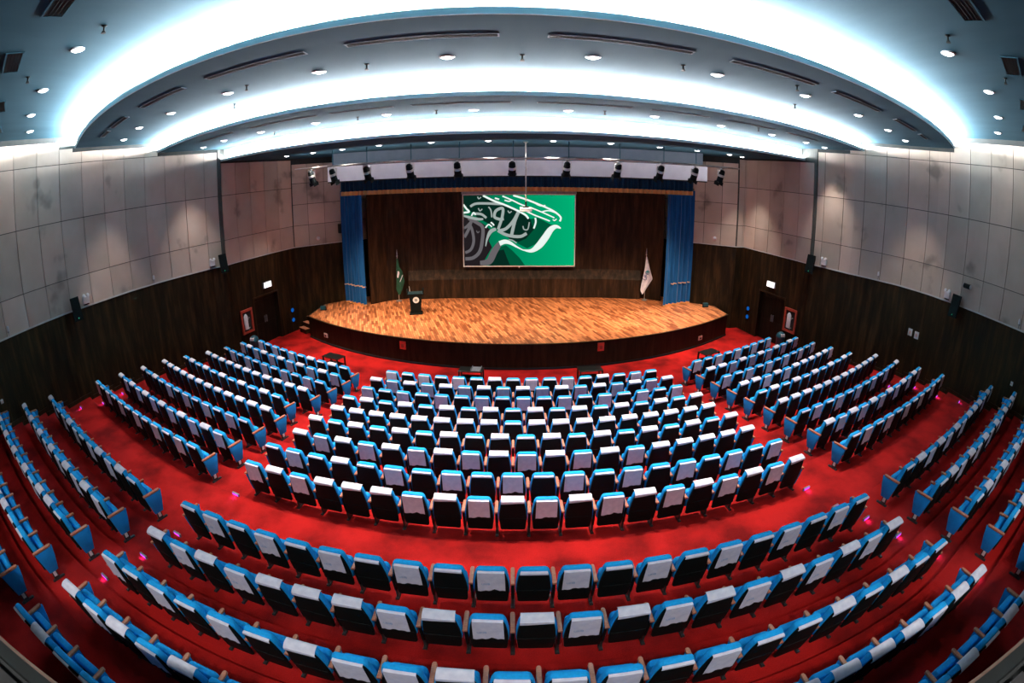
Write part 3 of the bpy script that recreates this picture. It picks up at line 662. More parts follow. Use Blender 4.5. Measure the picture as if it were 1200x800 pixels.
M['pic_dark'] = emit('picture_dark_green', (.002, .022, .014), .8); M['pic_mid'] = emit('picture_mid_green', (0, .085, .038), .8); M['pic_plum'] = emit('picture_plum_shadow', (.016, .012, .014), .8)
M['pic_white'] = emit('picture_white', (.80, .92, .86), .8); M['pic_grey'] = emit('picture_grey', (.34, .40, .38), .8); M['pic_dim'] = emit('picture_dim_grey', (.13, .12, .13), .8)
iw, ih = SW - .1, SH - .1
def pc(x, y): return (-iw / 2 + (x - 65) / 1040 * iw, .05 + (730 - y) / 648 * ih)
b = MB(); b.add([(-iw / 2, -.004, .05), (iw / 2, -.004, .05), (iw / 2, -.004, .05 + ih), (-iw / 2, -.004, .05 + ih)], [(0, 1, 2, 3)]); pic = b.build('projected_picture', M['pic'], sc_)
def poly(pts, mat, d, name):
    b = MB(); q = [pc(*p) for p in pts]; b.add([(x, -d, z) for x, z in q], [tuple(range(len(q)))[::-1]]); b.build(name, M[mat], pic)
poly([(65, 82), (240, 82), (420, 165), (580, 230), (690, 300), (730, 380), (700, 470), (600, 520), (520, 500), (400, 410), (330, 360), (200, 290), (65, 165)], 'pic_dark', .006, 'dark_fold')
poly([(690, 300), (760, 290), (900, 360), (840, 440), (760, 520), (660, 570), (560, 520), (650, 480), (720, 400)], 'pic_mid', .0062, 'soft_fold')
poly([(65, 258), (150, 290), (250, 345), (330, 410), (300, 500), (330, 560), (250, 690), (240, 730), (65, 730)], 'pic_plum', .006, 'plum_fold')
poly([(300, 730), (340, 650), (400, 560), (460, 540), (520, 590), (590, 660), (640, 730)], 'pic_mid', .006, 'lower_fold')
poly([(300, 730), (330, 670), (390, 590), (440, 580), (470, 660), (500, 730)], 'pic_dark', .0065, 'deep_fold')
def spline(pts, k=6):
    out = []; n = len(pts)
    for i in range(n - 1):
        p0, p1, p2, p3 = (np.array(pts[max(0, min(n - 1, j))], float) for j in (i - 1, i, i + 1, i + 2))
        for t in np.linspace(0, 1, k, endpoint=False): out.append(.5 * (2 * p1 + (p2 - p0) * t + (2 * p0 - 5 * p1 + 4 * p2 - p3) * t * t + (3 * p1 - p0 - 3 * p2 + p3) * t ** 3))
    out.append(np.array(pts[-1], float)); return out
def ribbon(b, pts, d, w=None, to=pc):
    p = spline([(x, y, (w if w else 0)) if len(q_) == 2 else q_ for q_ in pts for x, y in [q_[:2]]]); vs = []
    for i, q in enumerate(p):
        t = p[min(i + 1, len(p) - 1)][:2] - p[max(i - 1, 0)][:2]; t = t / (np.hypot(*t) or 1); nn = np.array([-t[1], t[0]]) * q[2] / 2
        for sgn in (1, -1): x, z = to(*(q[:2] + nn * sgn)); vs.append((x, -d, z))
    b.add(vs, [(2 * i, 2 * i + 2, 2 * i + 3, 2 * i + 1) for i in range(len(p) - 1)])
b = MB()
ribbon(b, [(620, 585, 10), (700, 592, 34), (770, 545, 62), (830, 470, 66), (880, 398, 56), (930, 370, 34), (975, 385, 12)], .0075)
ribbon(b, [(400, 525, 44), (450, 508, 40), (500, 520, 30), (560, 555, 16), (625, 588, 10)], .0076)
for pts, w in (([(250, 86), (350, 135), (450, 172), (560, 220), (640, 262), (672, 298)], 18), ([(430, 92), (520, 130), (600, 168), (700, 205)], 13), ([(530, 86), (640, 120), (760, 165), (880, 215), (945, 255), (975, 290), (965, 322)], 17),
               ([(600, 205), (720, 262), (800, 292), (872, 320)], 13), ([(700, 200), (800, 240), (915, 290)], 12), ([(900, 305), (915, 315), (935, 300)], 10), ([(735, 290), (740, 330), (722, 388)], 16), ([(720, 150), (780, 180), (830, 178)], 12),
               ([(450, 130), (490, 140), (520, 128)], 12), ([(360, 110), (400, 122)], 14), ([(65, 165), (95, 205), (118, 232), (66, 240)], 17), ([(140, 270), (160, 240), (180, 262)], 13), ([(270, 380), (300, 350), (330, 372)], 12), ([(320, 330), (340, 345), (350, 360)], 14), ([(800, 235), (860, 225), (930, 245)], 12)):
    ribbon(b, pts, .0078, w)
b.build('white_calligraphy', M['pic_white'], pic)
b = MB()
for pts, w in (([(130, 185), (180, 160), (280, 158), (425, 165)], 22), ([(200, 95), (210, 115), (232, 100)], 10), ([(205, 200), (220, 225), (242, 208)], 10), ([(300, 190), (322, 220), (330, 285)], 12), ([(480, 225), (495, 245), (515, 230)], 10),
               ([(442, 300), (400, 302), (355, 280), (370, 225), (432, 205), (425, 290), (388, 395)], 26), ([(390, 408), (460, 390), (530, 320), (580, 232)], 28), ([(582, 232), (545, 320), (512, 455)], 30), ([(385, 405), (450, 440), (520, 458), (600, 460), (655, 432)], 28),
               ([(680, 330), (665, 395), (630, 395), (620, 365)], 11), ([(150, 250), (230, 255), (280, 290)], 22), ([(485, 490), (520, 495), (560, 520)], 10)):
    ribbon(b, pts, .0077, w)
ribbon(b, [(66, 268, 18), (130, 285, 24), (200, 300, 24), (250, 300, 16)], .0079)
ribbon(b, [(270, 550, 8), (285, 480, 20), (318, 415, 34), (368, 392, 26)], .0077)
b.build('grey_calligraphy', M['pic_grey'], pic)
b = MB()
ribbon(b, [(215, 705, 40), (300, 690, 60), (350, 600, 62), (402, 525, 46)], .0074)
for pts, w in (([(75, 665), (150, 655), (212, 600), (238, 500), (244, 380), (190, 332), (110, 290)], 32), ([(75, 608), (130, 578), (158, 500), (145, 400), (118, 340)], 26), ([(70, 465), (108, 400), (138, 318)], 28), ([(66, 380), (90, 370), (130, 330)], 24), ([(185, 405), (198, 425), (212, 410)], 9)):
    ribbon(b, pts, .0077, w)
b.build('dim_calligraphy', M['pic_dim'], pic)
b = MB(); b.lathe([(.03, 0), (.03, -.05), (.012, -.07)], 10); b.build('pull_knob', M['white'], sc_)
tag(sc_, 'framed projection screen showing a waving green picture with white calligraphy', 'screen')

# ------------------------------------------------------------------ things on the stage
t = empty('lectern', (-4.34, 21.5, 1.0), math.radians(10))
b = MB(); pr_ = lambda hw, hd, z, dy=0: [(-hw, -hd + dy, z), (hw, -hd + dy, z), (hw, hd + dy, z), (-hw, hd + dy, z)]
b.loft([pr_(.23, .19, .05), pr_(.245, .20, .45), pr_(.28, .22, .78), pr_(.31, .24, .93)]); b.build('lectern_body', M['black'], t)
b = MB(); b.loft([pr_(.29, .26, 0), pr_(.29, .26, .035), pr_(.25, .22, .06)]); b.build('lectern_base', M['black'], t)
b = MB(); b.add([(-.37, -.24, 1.06), (.37, -.24, 1.06), (.37, .26, .93), (-.37, .26, .93), (-.34, -.22, .92), (.34, -.22, .92), (.34, .24, .86), (-.34, .24, .86)], [(0, 1, 2, 3), (4, 7, 6, 5), (0, 4, 5, 1), (1, 5, 6, 2), (2, 6, 7, 3), (3, 7, 4, 0)])
b.build('slanted_top', M['bin_teal'], t)
for s_ in (-1, 1):
    b = MB(); b.slab([(-.16, .86), (.20, .84), (.24, .98), (.05, 1.14), (-.22, 1.12), (-.26, 1.0)], [(0, .02), (.02, 0), (.05, 0), (.07, .02)], lambda u, w, d, s_=s_: Vector((s_ * .35 + d - .035, u, w))); b.build('side_wing', M['black'], t)
b = MB(); b.tube([(-.24, 0, 1.0), (-.25, -.03, 1.15), (-.26, -.10, 1.27)], .012); mi_ = b.build('microphone_stem', M['white'], t)
b = MB(); b.tube([(-.26, -.10, 1.27), (-.262, -.14, 1.33)], [.02, .018]); b.build('microphone_head', M['black'], mi_)
T = Matrix.Translation((.02, -.222, .66)) @ Matrix.Rotation(PI / 2 + .08, 4, 'X')
b = MB(); b.lathe([(.14, 0), (.14, .012)], 28, T); em = b.build('white_emblem', M['white'], t)
b = MB(); b.lathe([(.06, .013), (.06, .016)], 6, T); b.build('emblem_green_centre', M['bin_teal'], em)
b = MB(); b.lathe([(.022, .017), (.022, .019)], 16, T); b.build('emblem_dot', M['white'], em)
tag(t, 'black lectern with white round emblem standing on the stage', 'lectern')
def flag(name, loc, rows, mat, label, H, extra):
    t = empty(name, loc)
    b = MB(); b.lathe([(.15, 0), (.15, .02), (.05, .05), (.03, .08)], 20); b.build('flag_base', M['grey'], t, True)
    b = MB(); b.lathe([(.014, .05), (.014, H - .32)], 10); b.build('flag_pole', M['silver'], t, True)
    b = MB(); b.lathe([(.02, H - .36), (.035, H - .34), (.035, H - .31), (.012, H - .29), (.02, H - .22), (.003, H)], 12); b.build('spear_finial', M['silver'], t, True)
    nz, nu = 26, 15; zz = [r[0] for r in rows][::-1]; vs = [[], []]
    for i in range(nz):
        z = rows[0][0] + (rows[-1][0] - rows[0][0]) * i / (nz - 1)
        l = np.interp(z, zz, [r[1] for r in rows][::-1]); r_ = np.interp(z, zz, [r[2] for r in rows][::-1])
        for j in range(nu):
            u = j / (nu - 1); dd = -.03 - .05 * min(1, (r_ - l) / .3) * (1 + math.sin(u * 9.5 + 1.2)) / 2
            for k, e in ((0, 0), (1, .006)): vs[k].append((l + (r_ - l) * u, dd + e, z))
    b = MB(); fs = [(i * nu + j, i * nu + j + 1, (i + 1) * nu + j + 1, (i + 1) * nu + j) for i in range(nz - 1) for j in range(nu - 1)]
    b.add(vs[0], fs); b.add(vs[1], [f[::-1] for f in fs]); fc = b.build('flag_cloth', M[mat], t, True)
    extra(fc, t); return tag(t, label, 'flag')
def letters(fc, t):
    for i, (ch, mat, x, z) in enumerate((('U', 'letter_blue', -.045, 1.10), ('H', 'letter_blue', .03, 1.27), ('B', 'letter_teal', .105, 1.43))):
        text_mesh('flag_lettering', ch, .27, mat, fc, (x, -.092, z), (PI / 2, -math.radians(58), 0))
    b = MB()
    for k in range(2):
        pts = [(.13 * math.cos(a) * (1 - .2 * k) + .06, .14 * math.sin(a) * (1 - .2 * k) + 1.33) for a in np.linspace(.9, 2.6, 8)]
        ribbon(b, pts, .091, .022, to=lambda x, y: (x, y))
    b.build('flag_crest', M['letter_teal'], fc)
def emblem(fc, t):
    b = MB(); ribbon(b, [(.03, 1.50, .05), (.06, 1.42, .10), (.03, 1.30, .09), (.01, 1.18, .06)], .088, to=lambda x, y: (x, y)); b.build('white_script', M['white_cloth'], fc)
    b = MB(); ribbon(b, [(.26, 1.31, .03), (.19, 1.15, .035), (.11, .97, .025)], .088, to=lambda x, y: (x, y)); b.build('white_blade', M['white_cloth'], fc)
flag('flag_stand', (6.45, 23.75, 1.0), [(2.17, -.02, .03), (1.63, -.07, .19), (1.30, -.12, .29), (1.07, -.16, .37), (.80, -.22, .20), (.50, -.25, .02), (.30, -.13, -.10)], 'white_cloth', 'white flag with blue letters on a pole at the stage edge', 2.6, letters)
flag('flag_stand', (-5.62, 23.72, 1.0), [(2.12, -.03, .04), (1.70, -.04, .10), (1.50, -.05, .24), (1.0, -.07, .33), (.60, -.09, .20), (.33, .0, .09)], 'green_cloth', 'dark green flag with white marks on a pole behind the lectern', 2.55, emblem)
# small floodlights at the stage ends
for x, y, w in ((-9.0, 21.95, 'left'), (9.2, 22.3, 'right')):
    t = empty('floor_floodlight', (x, y, 1.0))
    b = MB(); b.box(-.12, .12, -.08, .08, .05, .20); b.build('lamp_housing', M['bin_teal'], t)
    b = MB(); b.box(-.15, .15, -.05, .05, 0, .03); b.box(-.15, -.13, -.02, .02, .03, .15); b.box(.13, .15, -.02, .02, .03, .15); b.build('lamp_bracket', M['black'], t)
    tag(t, f'small teal floodlight on the {w} end of the stage', 'floodlight')
t = empty('stage_steps', (-9.95, 21.55, 0), math.radians(-38))
for k in range(3):
    b = MB(); b.box(-.30, .30, -.1 + k * .24, .62, k * .22, k * .22 + .22); b.build('step', M['wainscot'], t)
    b = MB(); b.box(-.31, .31, -.12 + k * .24, .13 + k * .24, k * .22 + .22, k * .22 + .24); b.build('tread', M['arm_wood'], t)
tag(t, 'short wooden steps against the left end of the stage', 'steps')
# plates on the stage front
def on_front(x, z, name, mat, label, grp, w=.13, h=.16):
    a = math.asin((x - SX) / SR); t = empty(name, (SX + (SR + .0) * math.sin(a), SY - SR * math.cos(a), z), a)
    b = MB(); o = [(-w, -h), (w, -h), (w, h), (-w, h)]; b.slab(o, [(-.02, 0), (.015, 0), (.022, .012)], lambda u, v, d: Vector((u, -d - .0, v))); b.build('cover_plate', M[mat], t)
    b = MB(); b.box(-w * .4, w * .4, -.034, -.02, -h * .5, h * .3); b.build('socket_face', M['red_paint' if mat == 'orange_plate' else 'black'], t)
    return tag(t, label, 'wall plate', grp)
on_front(-4.25, .70, 'socket_plate', 'orange_plate', 'red square plate on the stage front, left of centre', 'red stage plates'); on_front(3.24, .76, 'socket_plate', 'orange_plate', 'red square plate on the stage front, right of centre', 'red stage plates')
on_front(-8.2, .40, 'power_outlet', 'pink_plate', 'pale outlet near the left end of the stage front', 'pale stage outlets', .13, .09); on_front(7.98, .37, 'power_outlet', 'pink_plate', 'pale outlet near the right end of the stage front', 'pale stage outlets', .13, .09)
# low black tables before the front row
for i, (x, y, rz, lab) in enumerate([(-6.9, 17.35, -.45, 'low black table by the front left block'), (-1.48, 16.3, -.10, 'low black table with a grey tray, left of centre before front row'), (2.65, 16.3, .10, 'low black table right of centre before the front row'), (7.65, 17.65, .45, 'low black table by the front right block')]):
    t = empty('low_table', (x, y, 0), rz)
    b = MB(); b.slab([(-.42, -.24), (.42, -.24), (.42, .24), (-.42, .24)], [(.42, .006), (.426, 0), (.45, 0), (.455, .008)], lambda u, w, d: Vector((u, w, d))); b.build('table_top', M['table'], t)
    for sx in (-1, 1):
        for sy in (-1, 1): b = MB(); b.box(sx * .39 - .025, sx * .39 + .025, sy * .21 - .025, sy * .21 + .025, 0, .42); b.build('leg', M['table'], t)
    b = MB(); b.box(-.37, .37, -.19, .19, .14, .16); b.build('lower_shelf', M['table'], t)
    tag(t, lab, 'table', 'low tables before the front row')
t = empty('document_tray', (-1.30, 16.28, .455), -.1)
b = MB(); b.box(-.17, .17, -.2, .2, 0, .02); b.build('tray_base', M['grey'], t); b = MB(); b.box(-.17, -.15, -.2, .2, .02, .06); b.build('tray_side', M['grey'], t); b = MB(); b.box(.15, .17, -.2, .2, .02, .06); b.build('tray_side', M['grey'], t)
tag(t, 'flat grey tray lying on the table left of centre', 'tray')
# litter bins by the doors
for x, y, w in ((-10.50, 17.85, 'left'), (11.12, 18.1, 'right')):
    t = empty('litter_bin', (x + (-.55 if x < 0 else .45), y + .55, 0))
    b = MB(); b.lathe([(.17, 0), (.18, .03), (.20, .58), (.21, .60)], 20); b.build('bin_body', M['bin_teal'], t, True)
    b = MB(); b.lathe([(.215, .60), (.21, .66), (.17, .76), (.09, .82), (.02, .835)], 20); b.build('domed_lid', M['bin_teal'], t, True)
    b = MB(); b.box(-.09, .09, -.215, -.10, .66, .77); b.build('swing_flap', M['white'], t)
    tag(t, f'dark teal domed litter bin behind the front {w} block', 'bin', 'litter bins')

# ------------------------------------------------------------------ things on the walls
def on_wall(name, ln, y, z, side, off=.055):
    s_ = ln.s_of_y(y) if ln not in (LLC, LRC) else y
    p = ln.at(s_); q = ln.nrm(s_, side); return empty(name, (p[0] + q[0] * off, p[1] + q[1] * off, z), math.atan2(q[0], -q[1]))
    # local -y points into the room
for ln, y, side, zc, lab in ((LLA, 10.66, -1, 4.0, 'black loudspeaker on the left wall nearer the camera'), (LLA, 17.62, -1, 4.07, 'black loudspeaker on the left wall by the door'), (LRA, 10.95, 1, 3.92, 'black loudspeaker on the right wall nearer the camera'), (LRA, 17.6, 1, 3.98, 'black loudspeaker on the right wall by the door')):
    t = on_wall('wall_loudspeaker', ln, y, zc, side, .06); T = Matrix.Rotation(-.22, 4, 'X') @ Matrix.Rotation(.35 * side, 4, 'Z')
    b = MB(); b.loft([[T @ Vector(p) for p in ((-.17, -.42, z), (.17, -.42, z), (.13, -.12, z), (-.13, -.12, z))] for z in (-.37, .37)]); c = b.build('cabinet', M['black'], t)
    b = MB(); b.box(-.15, .15, -.435, -.42, -.34, .34, T); b.build('grille', M['black'], c)
    b = MB(); b.box(-.012, .012, -.442, -.434, -.30, -.275, T); b.build('status_light', M['green_led'], c)
    b = MB(); b.box(-.05, .05, -.22, 0, -.05, .05); b.box(-.08, .08, -.02, .0, -.12, .12); b.build('bracket', M['iron'], t)
    tag(t, lab, 'loudspeaker', 'wall loudspeakers')
t = on_wall('wall_loudspeaker', LLC, 2.45, 4.67, -1)
b = MB(); b.box(-.15, .15, -.3, -.06, -.22, .22); c = b.build('cabinet', M['black'], t); b = MB(); b.box(-.13, .13, -.31, -.3, -.2, .2); b.build('grille', M['iron'], c); b = MB(); b.box(-.05, .05, -.08, 0, -.05, .05); b.build('bracket', M['iron'], t)
tag(t, 'small black loudspeaker beside the left stage curtain', 'loudspeaker')
for ln, y, side, lab in ((LLA, 11.15, -1, 'white twin-head emergency light beside the near left loudspeaker'), (LLA, 17.15, -1, 'white twin-head emergency light beside the far left loudspeaker'), (LRA, 11.45, 1, 'white twin-head emergency light beside the near right loudspeaker'), (LRA, 17.0, 1, 'white twin-head emergency light beside the far right loudspeaker')):
    t = on_wall('emergency_light', ln, y, 4.22, side)
    b = MB(); b.slab([(-.13, -.13), (.13, -.13), (.13, .10), (-.13, .10)], [(0, 0), (.09, 0), (.11, .015)], lambda u, w, d: Vector((u, -d, w))); b.build('housing', M['white'], t)
    for s_ in (-1, 1):
        b = MB(); b.lathe([(.03, 0), (.06, .02), (.06, .06), (.05, .065)], 12, Matrix.Translation((s_ * .09, -.05, .12)) @ Matrix.Rotation(PI / 2 - .3, 4, 'X')); b.build('lamp_head', M['white'], t, True)
    b = MB(); b.box(-.10, .10, -.08, -.02, -.17, -.13); b.build('battery_foot', M['black'], t)
    tag(t, lab, 'emergency light', 'twin-head emergency lights')
for ln, y, side, lab in ((LLA, 7.68, -1, 'small white wall lamp above the dado at the left edge'), (LLA, 14.34, -1, 'small white wall lamp midway along the left wall'), (LRA, 8.02, 1, 'small white wall lamp above the dado at the right edge'), (LRA, 14.63, 1, 'small white wall lamp midway along the right wall')):
    t = on_wall('wall_sensor', ln, y, 4.19, side)
    b = MB(); b.lathe([(.035, -.02), (.045, .0), (.045, .10), (.03, .13)], 12, Matrix.Translation((0, -.07, 0))); b.build('sensor_head', M['white'], t, True)
    b = MB(); b.box(-.015, .015, -.09, 0, -.06, -.03); b.tube([(0, -.07, -.16), (0, -.07, 0)], .012); b.build('sensor_stalk', M['grey'], t)
    tag(t, lab, 'wall lamp', 'small white wall lamps')
t = on_wall('surveillance_camera', LRA, 10.5, 4.71, 1)
T = Matrix.Translation((0, -.14, 0)) @ Matrix.Rotation(PI / 2, 4, 'Y')
b = MB(); b.lathe([(.075, -.17), (.08, -.15), (.08, .12), (.075, .14)], 16, T); c = b.build('camera_barrel', M['black'], t, True)
b = MB(); b.lathe([(.07, .14), (.06, .16)], 16, T); b.build('lens_ring', M['white'], c, True); b = MB(); b.lathe([(.07, -.19), (.075, -.17)], 16, T); b.build('rear_cap', M['white'], c, True)
b = MB(); b.box(-.03, .03, -.08, 0, -.03, .03); b.build('bracket', M['white'], t)
tag(t, 'black surveillance camera with white ends on the right wall panels', 'camera')
for y, z, lab in ((12.93, 2.49, 'white switch plate on the right wall, nearer the stage'), (12.62, 2.46, 'white switch plate on the right wall, nearer the camera')):
    t = on_wall('switch_plate', LRA, y, z, 1)
    b = MB(); b.slab([(-.10, -.13), (.10, -.13), (.10, .13), (-.10, .13)], [(0, 0), (.012, 0), (.02, .01)], lambda u, w, d: Vector((u, -d, w))); b.build('plate', M['white'], t)
    b = MB(); b.box(-.04, .04, -.03, -.02, -.05, .05); b.build('rocker', M['pink_plate'], t)
    tag(t, lab, 'switch', 'switch plates')
for ln, y, side, lab in ((LLA, 6.76, -1, 'small pale sensor low on the left wood wall'), (LRA, 7.78, 1, 'small pale sensor low on the right wood wall')):
    t = on_wall('wall_button', ln, y, 2.42, side)
    b = MB(); b.slab([(-.05, -.06), (.05, -.06), (.05, .06), (-.05, .06)], [(0, 0), (.02, 0), (.03, .012)], lambda u, w, d: Vector((u, -d, w))); b.build('plate', M['white'], t)
    b = MB(); b.box(-.02, .02, -.036, -.028, -.02, .02); b.build('push_button', M['pink_plate'], t); tag(t, lab, 'wall button', 'pale wall buttons')
for ln, s_, side, lab in ((LLC, 1.25, -1, 'white round detector above the dado beside the left curtain'), (LRC, 1.08, 1, 'white round detector above the dado beside the right curtain')):
    t = on_wall('wall_detector', ln, s_, 4.3, side); T = Matrix.Rotation(PI / 2, 4, 'X')
    b = MB(); b.lathe([(.09, 0), (.09, .03), (.06, .07), (.02, .08)], 16, T); b.build('dome', M['white'], t, True); b = MB(); b.lathe([(.11, 0), (.11, .012)], 16, T); b.build('mounting_ring', M['pink_plate'], t)
    tag(t, lab, 'detector', 'round wall detectors')
# exit signs
for ln, y, side, w in ((LLB, 20.16, -1, 'left'), (LRB, 19.87, 1, 'right')):
    t = on_wall('exit_sign', ln, y, 2.66, side)
    b = MB(); b.box(-.26, .26, -.07, 0, -.13, .13); b.build('sign_box', M['white'], t)
    b = MB(); b.box(-.24, .24, -.078, -.07, -.11, .11); f_ = b.build('lit_face', M['exit_glow'], t)
    text_mesh('exit_lettering', 'EXIT', .15, 'pink_plate', f_, (0, -.081, 0), (PI / 2, 0, 0))
    tag(t, f'lit white exit sign over the {w} door', 'exit sign', 'exit signs')
# fire cabinets
for ln, y, side, w in ((LLB, 18.62, -1, 'left'), (LRB, 18.45, 1, 'right')):
    t = on_wall('fire_cabinet', ln, y, 1.40, side)
    b = MB()
    for x0, x1, z0, z1 in ((-.38, .38, -.52, -.42), (-.38, .38, .42, .52), (-.38, -.29, -.42, .42), (.29, .38, -.42, .42)): b.box(x0, x1, -.06, 0, z0, z1)
    b.build('red_frame', M['red_paint'], t)
    b = MB(); b.box(-.29, .29, -.01, 0, -.42, .42); b.build('dark_recess', M['gap_shade'], t)
    b = MB(); b.lathe([(.115, -.34), (.125, -.30), (.125, .22), (.07, .30), (.04, .33)], 14, Matrix.Translation((-.08 * 1, -.03, 0)) @ Matrix.Diagonal((1, .35, 1, 1))); b.build('folded_hose', M['white'], t, True)
    b = MB(); b.tube([(.16, -.03, .12), (.10, -.03, .14), (.06, -.03, .05)], .02); b.build('hose_end', M['grey'], t); b = MB(); b.tube([(.12, -.03, -.30), (.02, -.03, -.36)], .025); b.build('hose_nozzle', M['grey'], t)
    tag(t, f'red-framed fire hose cabinet beside the {w} door', 'fire cabinet', 'fire hose cabinets')
# blue wall lamps beside the stage
for ln, y, side, w, zs in ((LLB, 21.68, -1, 'left', (1.07, .59)), (LRB, 21.3, 1, 'right', (1.18, .78))):
    for z, pos in zip(zs, ('upper', 'lower')):
        t = on_wall('blue_wall_lamp', ln, y, z, side); T = Matrix.Rotation(PI / 2, 4, 'X')
        b = MB(); b.lathe([(.10, .0), (.095, .03), (.05, .055), (.01, .06)], 16, T); b.build('blue_lens', M['blue_glow'], t, True); b = MB(); b.lathe([(.12, 0), (.12, .012)], 16, T); b.build('lamp_ring', M['black'], t)
        tag(t, f'{pos} of two round blue lamps beside the {w} door', 'wall lamp', f'blue lamps by the {w} door')
# step lights along the aisles
def step_light(x, y, z, a, label, grp):
    t = empty('step_light', (x, y, z), a)
    b = MB(); b.box(-.10, .10, -.02, .02, 0, .06); b.build('lamp_housing', M['grey'], t)
    b = MB(); b.box(-.085, .085, -.024, -.02, .012, .052); b.build('glowing_lens', M['step_glow'], t)
    lamp('SPOT', 'step_bulb', (0, -.06, .06), 2.2, (.5, .10, 1.0), t, spot_size=math.radians(140), spot_blend=.8, shadow_soft_size=.03).rotation_euler = (math.radians(-25), 0, 0)
    return tag(t, label, 'step light', grp)
def tier_height(x, y):
    for k in range(len(tier_z)):
        if np.interp(x, XS, edges[k + 1]) < y <= np.interp(x, XS, edges[k]): return tier_z[k]
    return 0
for w, pts in (('left', [(-5.62, 7.25), (-5.84, 6.4), (-6.05, 5.50), (-6.21, 4.55), (-6.45, 3.62)]), ('right', [(6.0, 7.3), (6.3, 6.5), (6.60, 5.75), (6.78, 4.87), (7.05, 3.95), (7.24, 2.95)])):
    for i, (x, y) in enumerate(pts): step_light(x, y, tier_height(x, y), -.3 if x < 0 else .3, f'glowing violet step light in the rear {w} aisle, {ORD[i]} from the stage', f'step lights of the rear {w} aisle')
for w, pts in (('left', [(-13.35, 9.6), (-12.95, 10.38), (-13.0, 11.5), (-12.15, 12.05), (-11.85, 13.0)]), ('right', [(14.1, 9.62), (13.75, 10.5), (13.65, 11.65), (12.85, 12.3), (12.45, 13.05)])):
    for i, (x, y) in enumerate(pts): step_light(x, y, tier_height(x, y), -.4 if x < 0 else .4, f'glowing violet step light by the {w} wall, {ORD[4 - i]} from the stage', f'step lights along the {w} wall')

# ------------------------------------------------------------------ stage lighting rail, projector
rail_y = lambda x: 17.4 + .025 * (x - .2) ** 2
t = empty('lighting_rail', (0, 0, 0))
xs = np.linspace(-8.9, 9.25, 50); b = MB(); b.tube([(x, rail_y(x), 7.60) for x in xs], .035, 10); b.build('rail_tube', M['silver'], t, True)
b = MB(); b.tube([(x, rail_y(x) + .085, 7.58) for x in xs[2:-2]], .018, 6); b.build('cable', M['black'], t, True)
for x in (-6.9, -5.36, -3.6, -1.85, 0, 1.9, 3.75, 5.5, 6.95):
    b = MB(); b.tube([(x, rail_y(x), 7.60), (x, rail_y(x), H3)], .022, 8); b.build('hanger_rod', M['bin_teal'], t, True)
b = MB(); b.add([(x, rail_y(x) + .04, 7.585) for x in xs] + [(x, rail_y(x) + .045, 7.615) for x in xs], [(i + 1, i, 50 + i, 51 + i) for i in range(49)]); b.build('wash_light_strip', M['rail_led'], t)
tag(t, 'curved lighting rail hanging from the ceiling before the stage', 'lighting rail')
SPOTS = [(-7.99, .55), (-6.9, .5), (-5.36, .5), (-3.65, .3), (-1.92, .3), (-.04, .0), (1.83, -.05), (3.67, -.1), (5.36, -.55), (6.89, -.75), (8.23, -.65)]
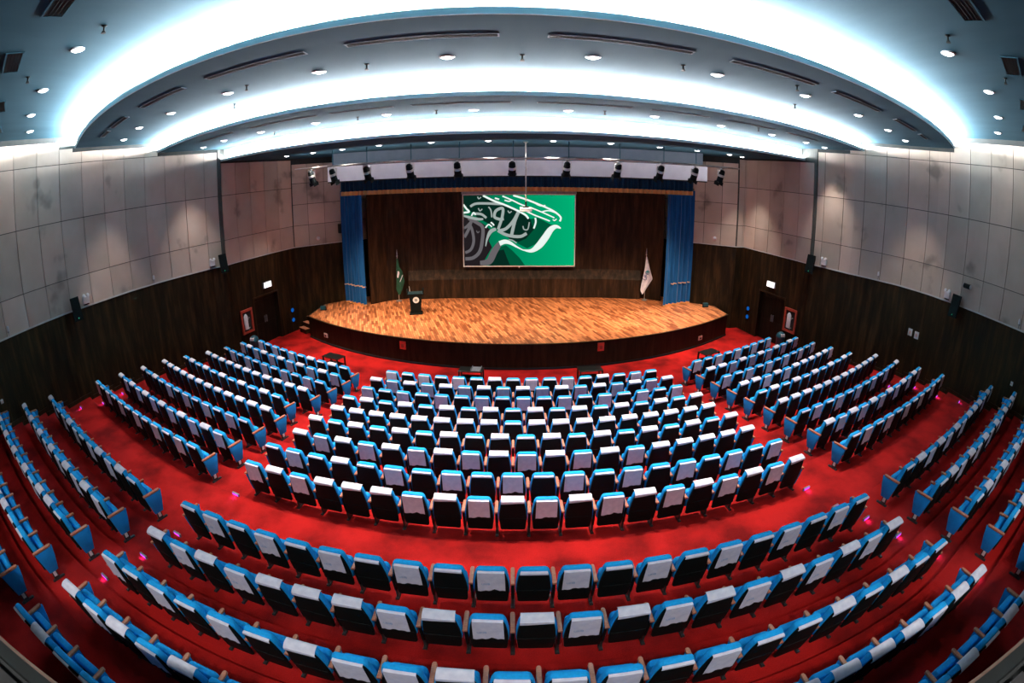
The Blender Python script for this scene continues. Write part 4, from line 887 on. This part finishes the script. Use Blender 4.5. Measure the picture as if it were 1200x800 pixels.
for i, (x, yaw) in enumerate(SPOTS):
    y = rail_y(x); t = empty('stage_spotlight', (x, y, 7.55), 0)
    tgt = Vector((x * .85, 20.9, 1.0)); d = (tgt - Vector((x, y, 7.25))).normalized()
    q = d.to_track_quat('-Z', 'Y').to_matrix().to_4x4(); T = Matrix.Translation((0, .0, -.30)) @ q
    b = MB(); b.lathe([(.07, .24), (.11, .20), (.125, .02), (.13, -.18), (.14, -.25)], 14, T); c = b.build('lamp_body', M['black'], t, True)
    b = MB()
    for s_ in (-1, 1): b.box(s_ * .145 - .006, s_ * .145 + .006, -.12, .12, -.40, -.255, T)
    b.box(-.12, .12, .138, .150, -.40, -.255, T); b.build('barn_door', M['black'], c)
    b = MB(); b.box(-.155, -.143, -.025, .025, -.32, -.03); b.box(.143, .155, -.025, .025, -.32, -.03); b.box(-.155, .155, -.025, .025, -.05, -.03); b.build('yoke', M['silver'], t)
    b = MB(); b.lathe([(.03, -.04), (.045, -.03), (.045, .0), (.03, .012)], 10); b.build('rail_clamp', M['white' if i % 3 else 'grey'], t, True)
    b = MB(); b.lathe([(.128, -.02), (.134, -.03), (.134, .05), (.126, .06)], 14, T); b.build('silver_band', M['silver'], c, True)
    b = MB(); b.box(-.09, .09, .10, .16, .02, .16, T); b.build('ballast_box', M['white' if i in (0, 1, 6, 7, 10) else 'grey'], c)
    L_ = lamp('SPOT', 'spot_bulb', T @ Vector((0, 0, -.27)), 820, (1, .70, .45), t, spot_size=math.radians(78), spot_blend=.8, shadow_soft_size=.08)
    L_.rotation_mode = 'QUATERNION'; L_.rotation_quaternion = q.to_quaternion()
    tag(t, f'black stage spotlight clamped to the curved rail, {ORD[i]} from the left', 'spotlight', 'stage spotlights on the rail')
t = empty('ceiling_projector', (.44, 17.95, H3))
b = MB(); b.tube([(0, 0, 0), (0, 0, -2.22)], .022, 10); b.lathe([(.09, 0), (.09, -.02), (.03, -.05)], 12); b.build('drop_pole', M['silver'], t, True)
b = MB(); b.slab([(-.21, -.17), (.21, -.17), (.21, .17), (-.21, .17)], [(-2.48, .015), (-2.46, 0), (-2.36, 0), (-2.34, .015)], lambda u, w, d: Vector((u, w, d))); c = b.build('projector_body', M['white'], t)
b = MB(); b.lathe([(.05, 0), (.055, .05)], 14, Matrix.Translation((.08, .17, -2.41)) @ Matrix.Rotation(-PI / 2, 4, 'X')); b.build('projector_lens', M['black'], c)
b = MB(); b.box(-.10, .10, -.1, .1, -2.34, -2.30); b.box(-.03, .03, -.03, .03, -2.30, -2.14); b.build('mount_plate', M['black'], t)
tag(t, 'white projector hanging on a thin pole before the screen', 'projector')

# ------------------------------------------------------------------ world and view
w = bpy.data.worlds.new('world'); scn.world = w; w.use_nodes = True
bg = w.node_tree.nodes.get('Background') or w.node_tree.nodes.new('ShaderNodeBackground'); bg.inputs[0].default_value = (.1, .2, .25, 1); bg.inputs[1].default_value = .0
scn.view_settings.view_transform = 'Standard'; scn.view_settings.look = 'None'; scn.view_settings.gamma = 1; scn.view_settings.exposure = .35
scn.view_settings.use_curve_mapping = False
scn.cycles.use_denoising = True
scn.cycles.max_bounces = 8; scn.cycles.diffuse_bounces = 4
scn.cycles.sample_clamp_indirect = 4
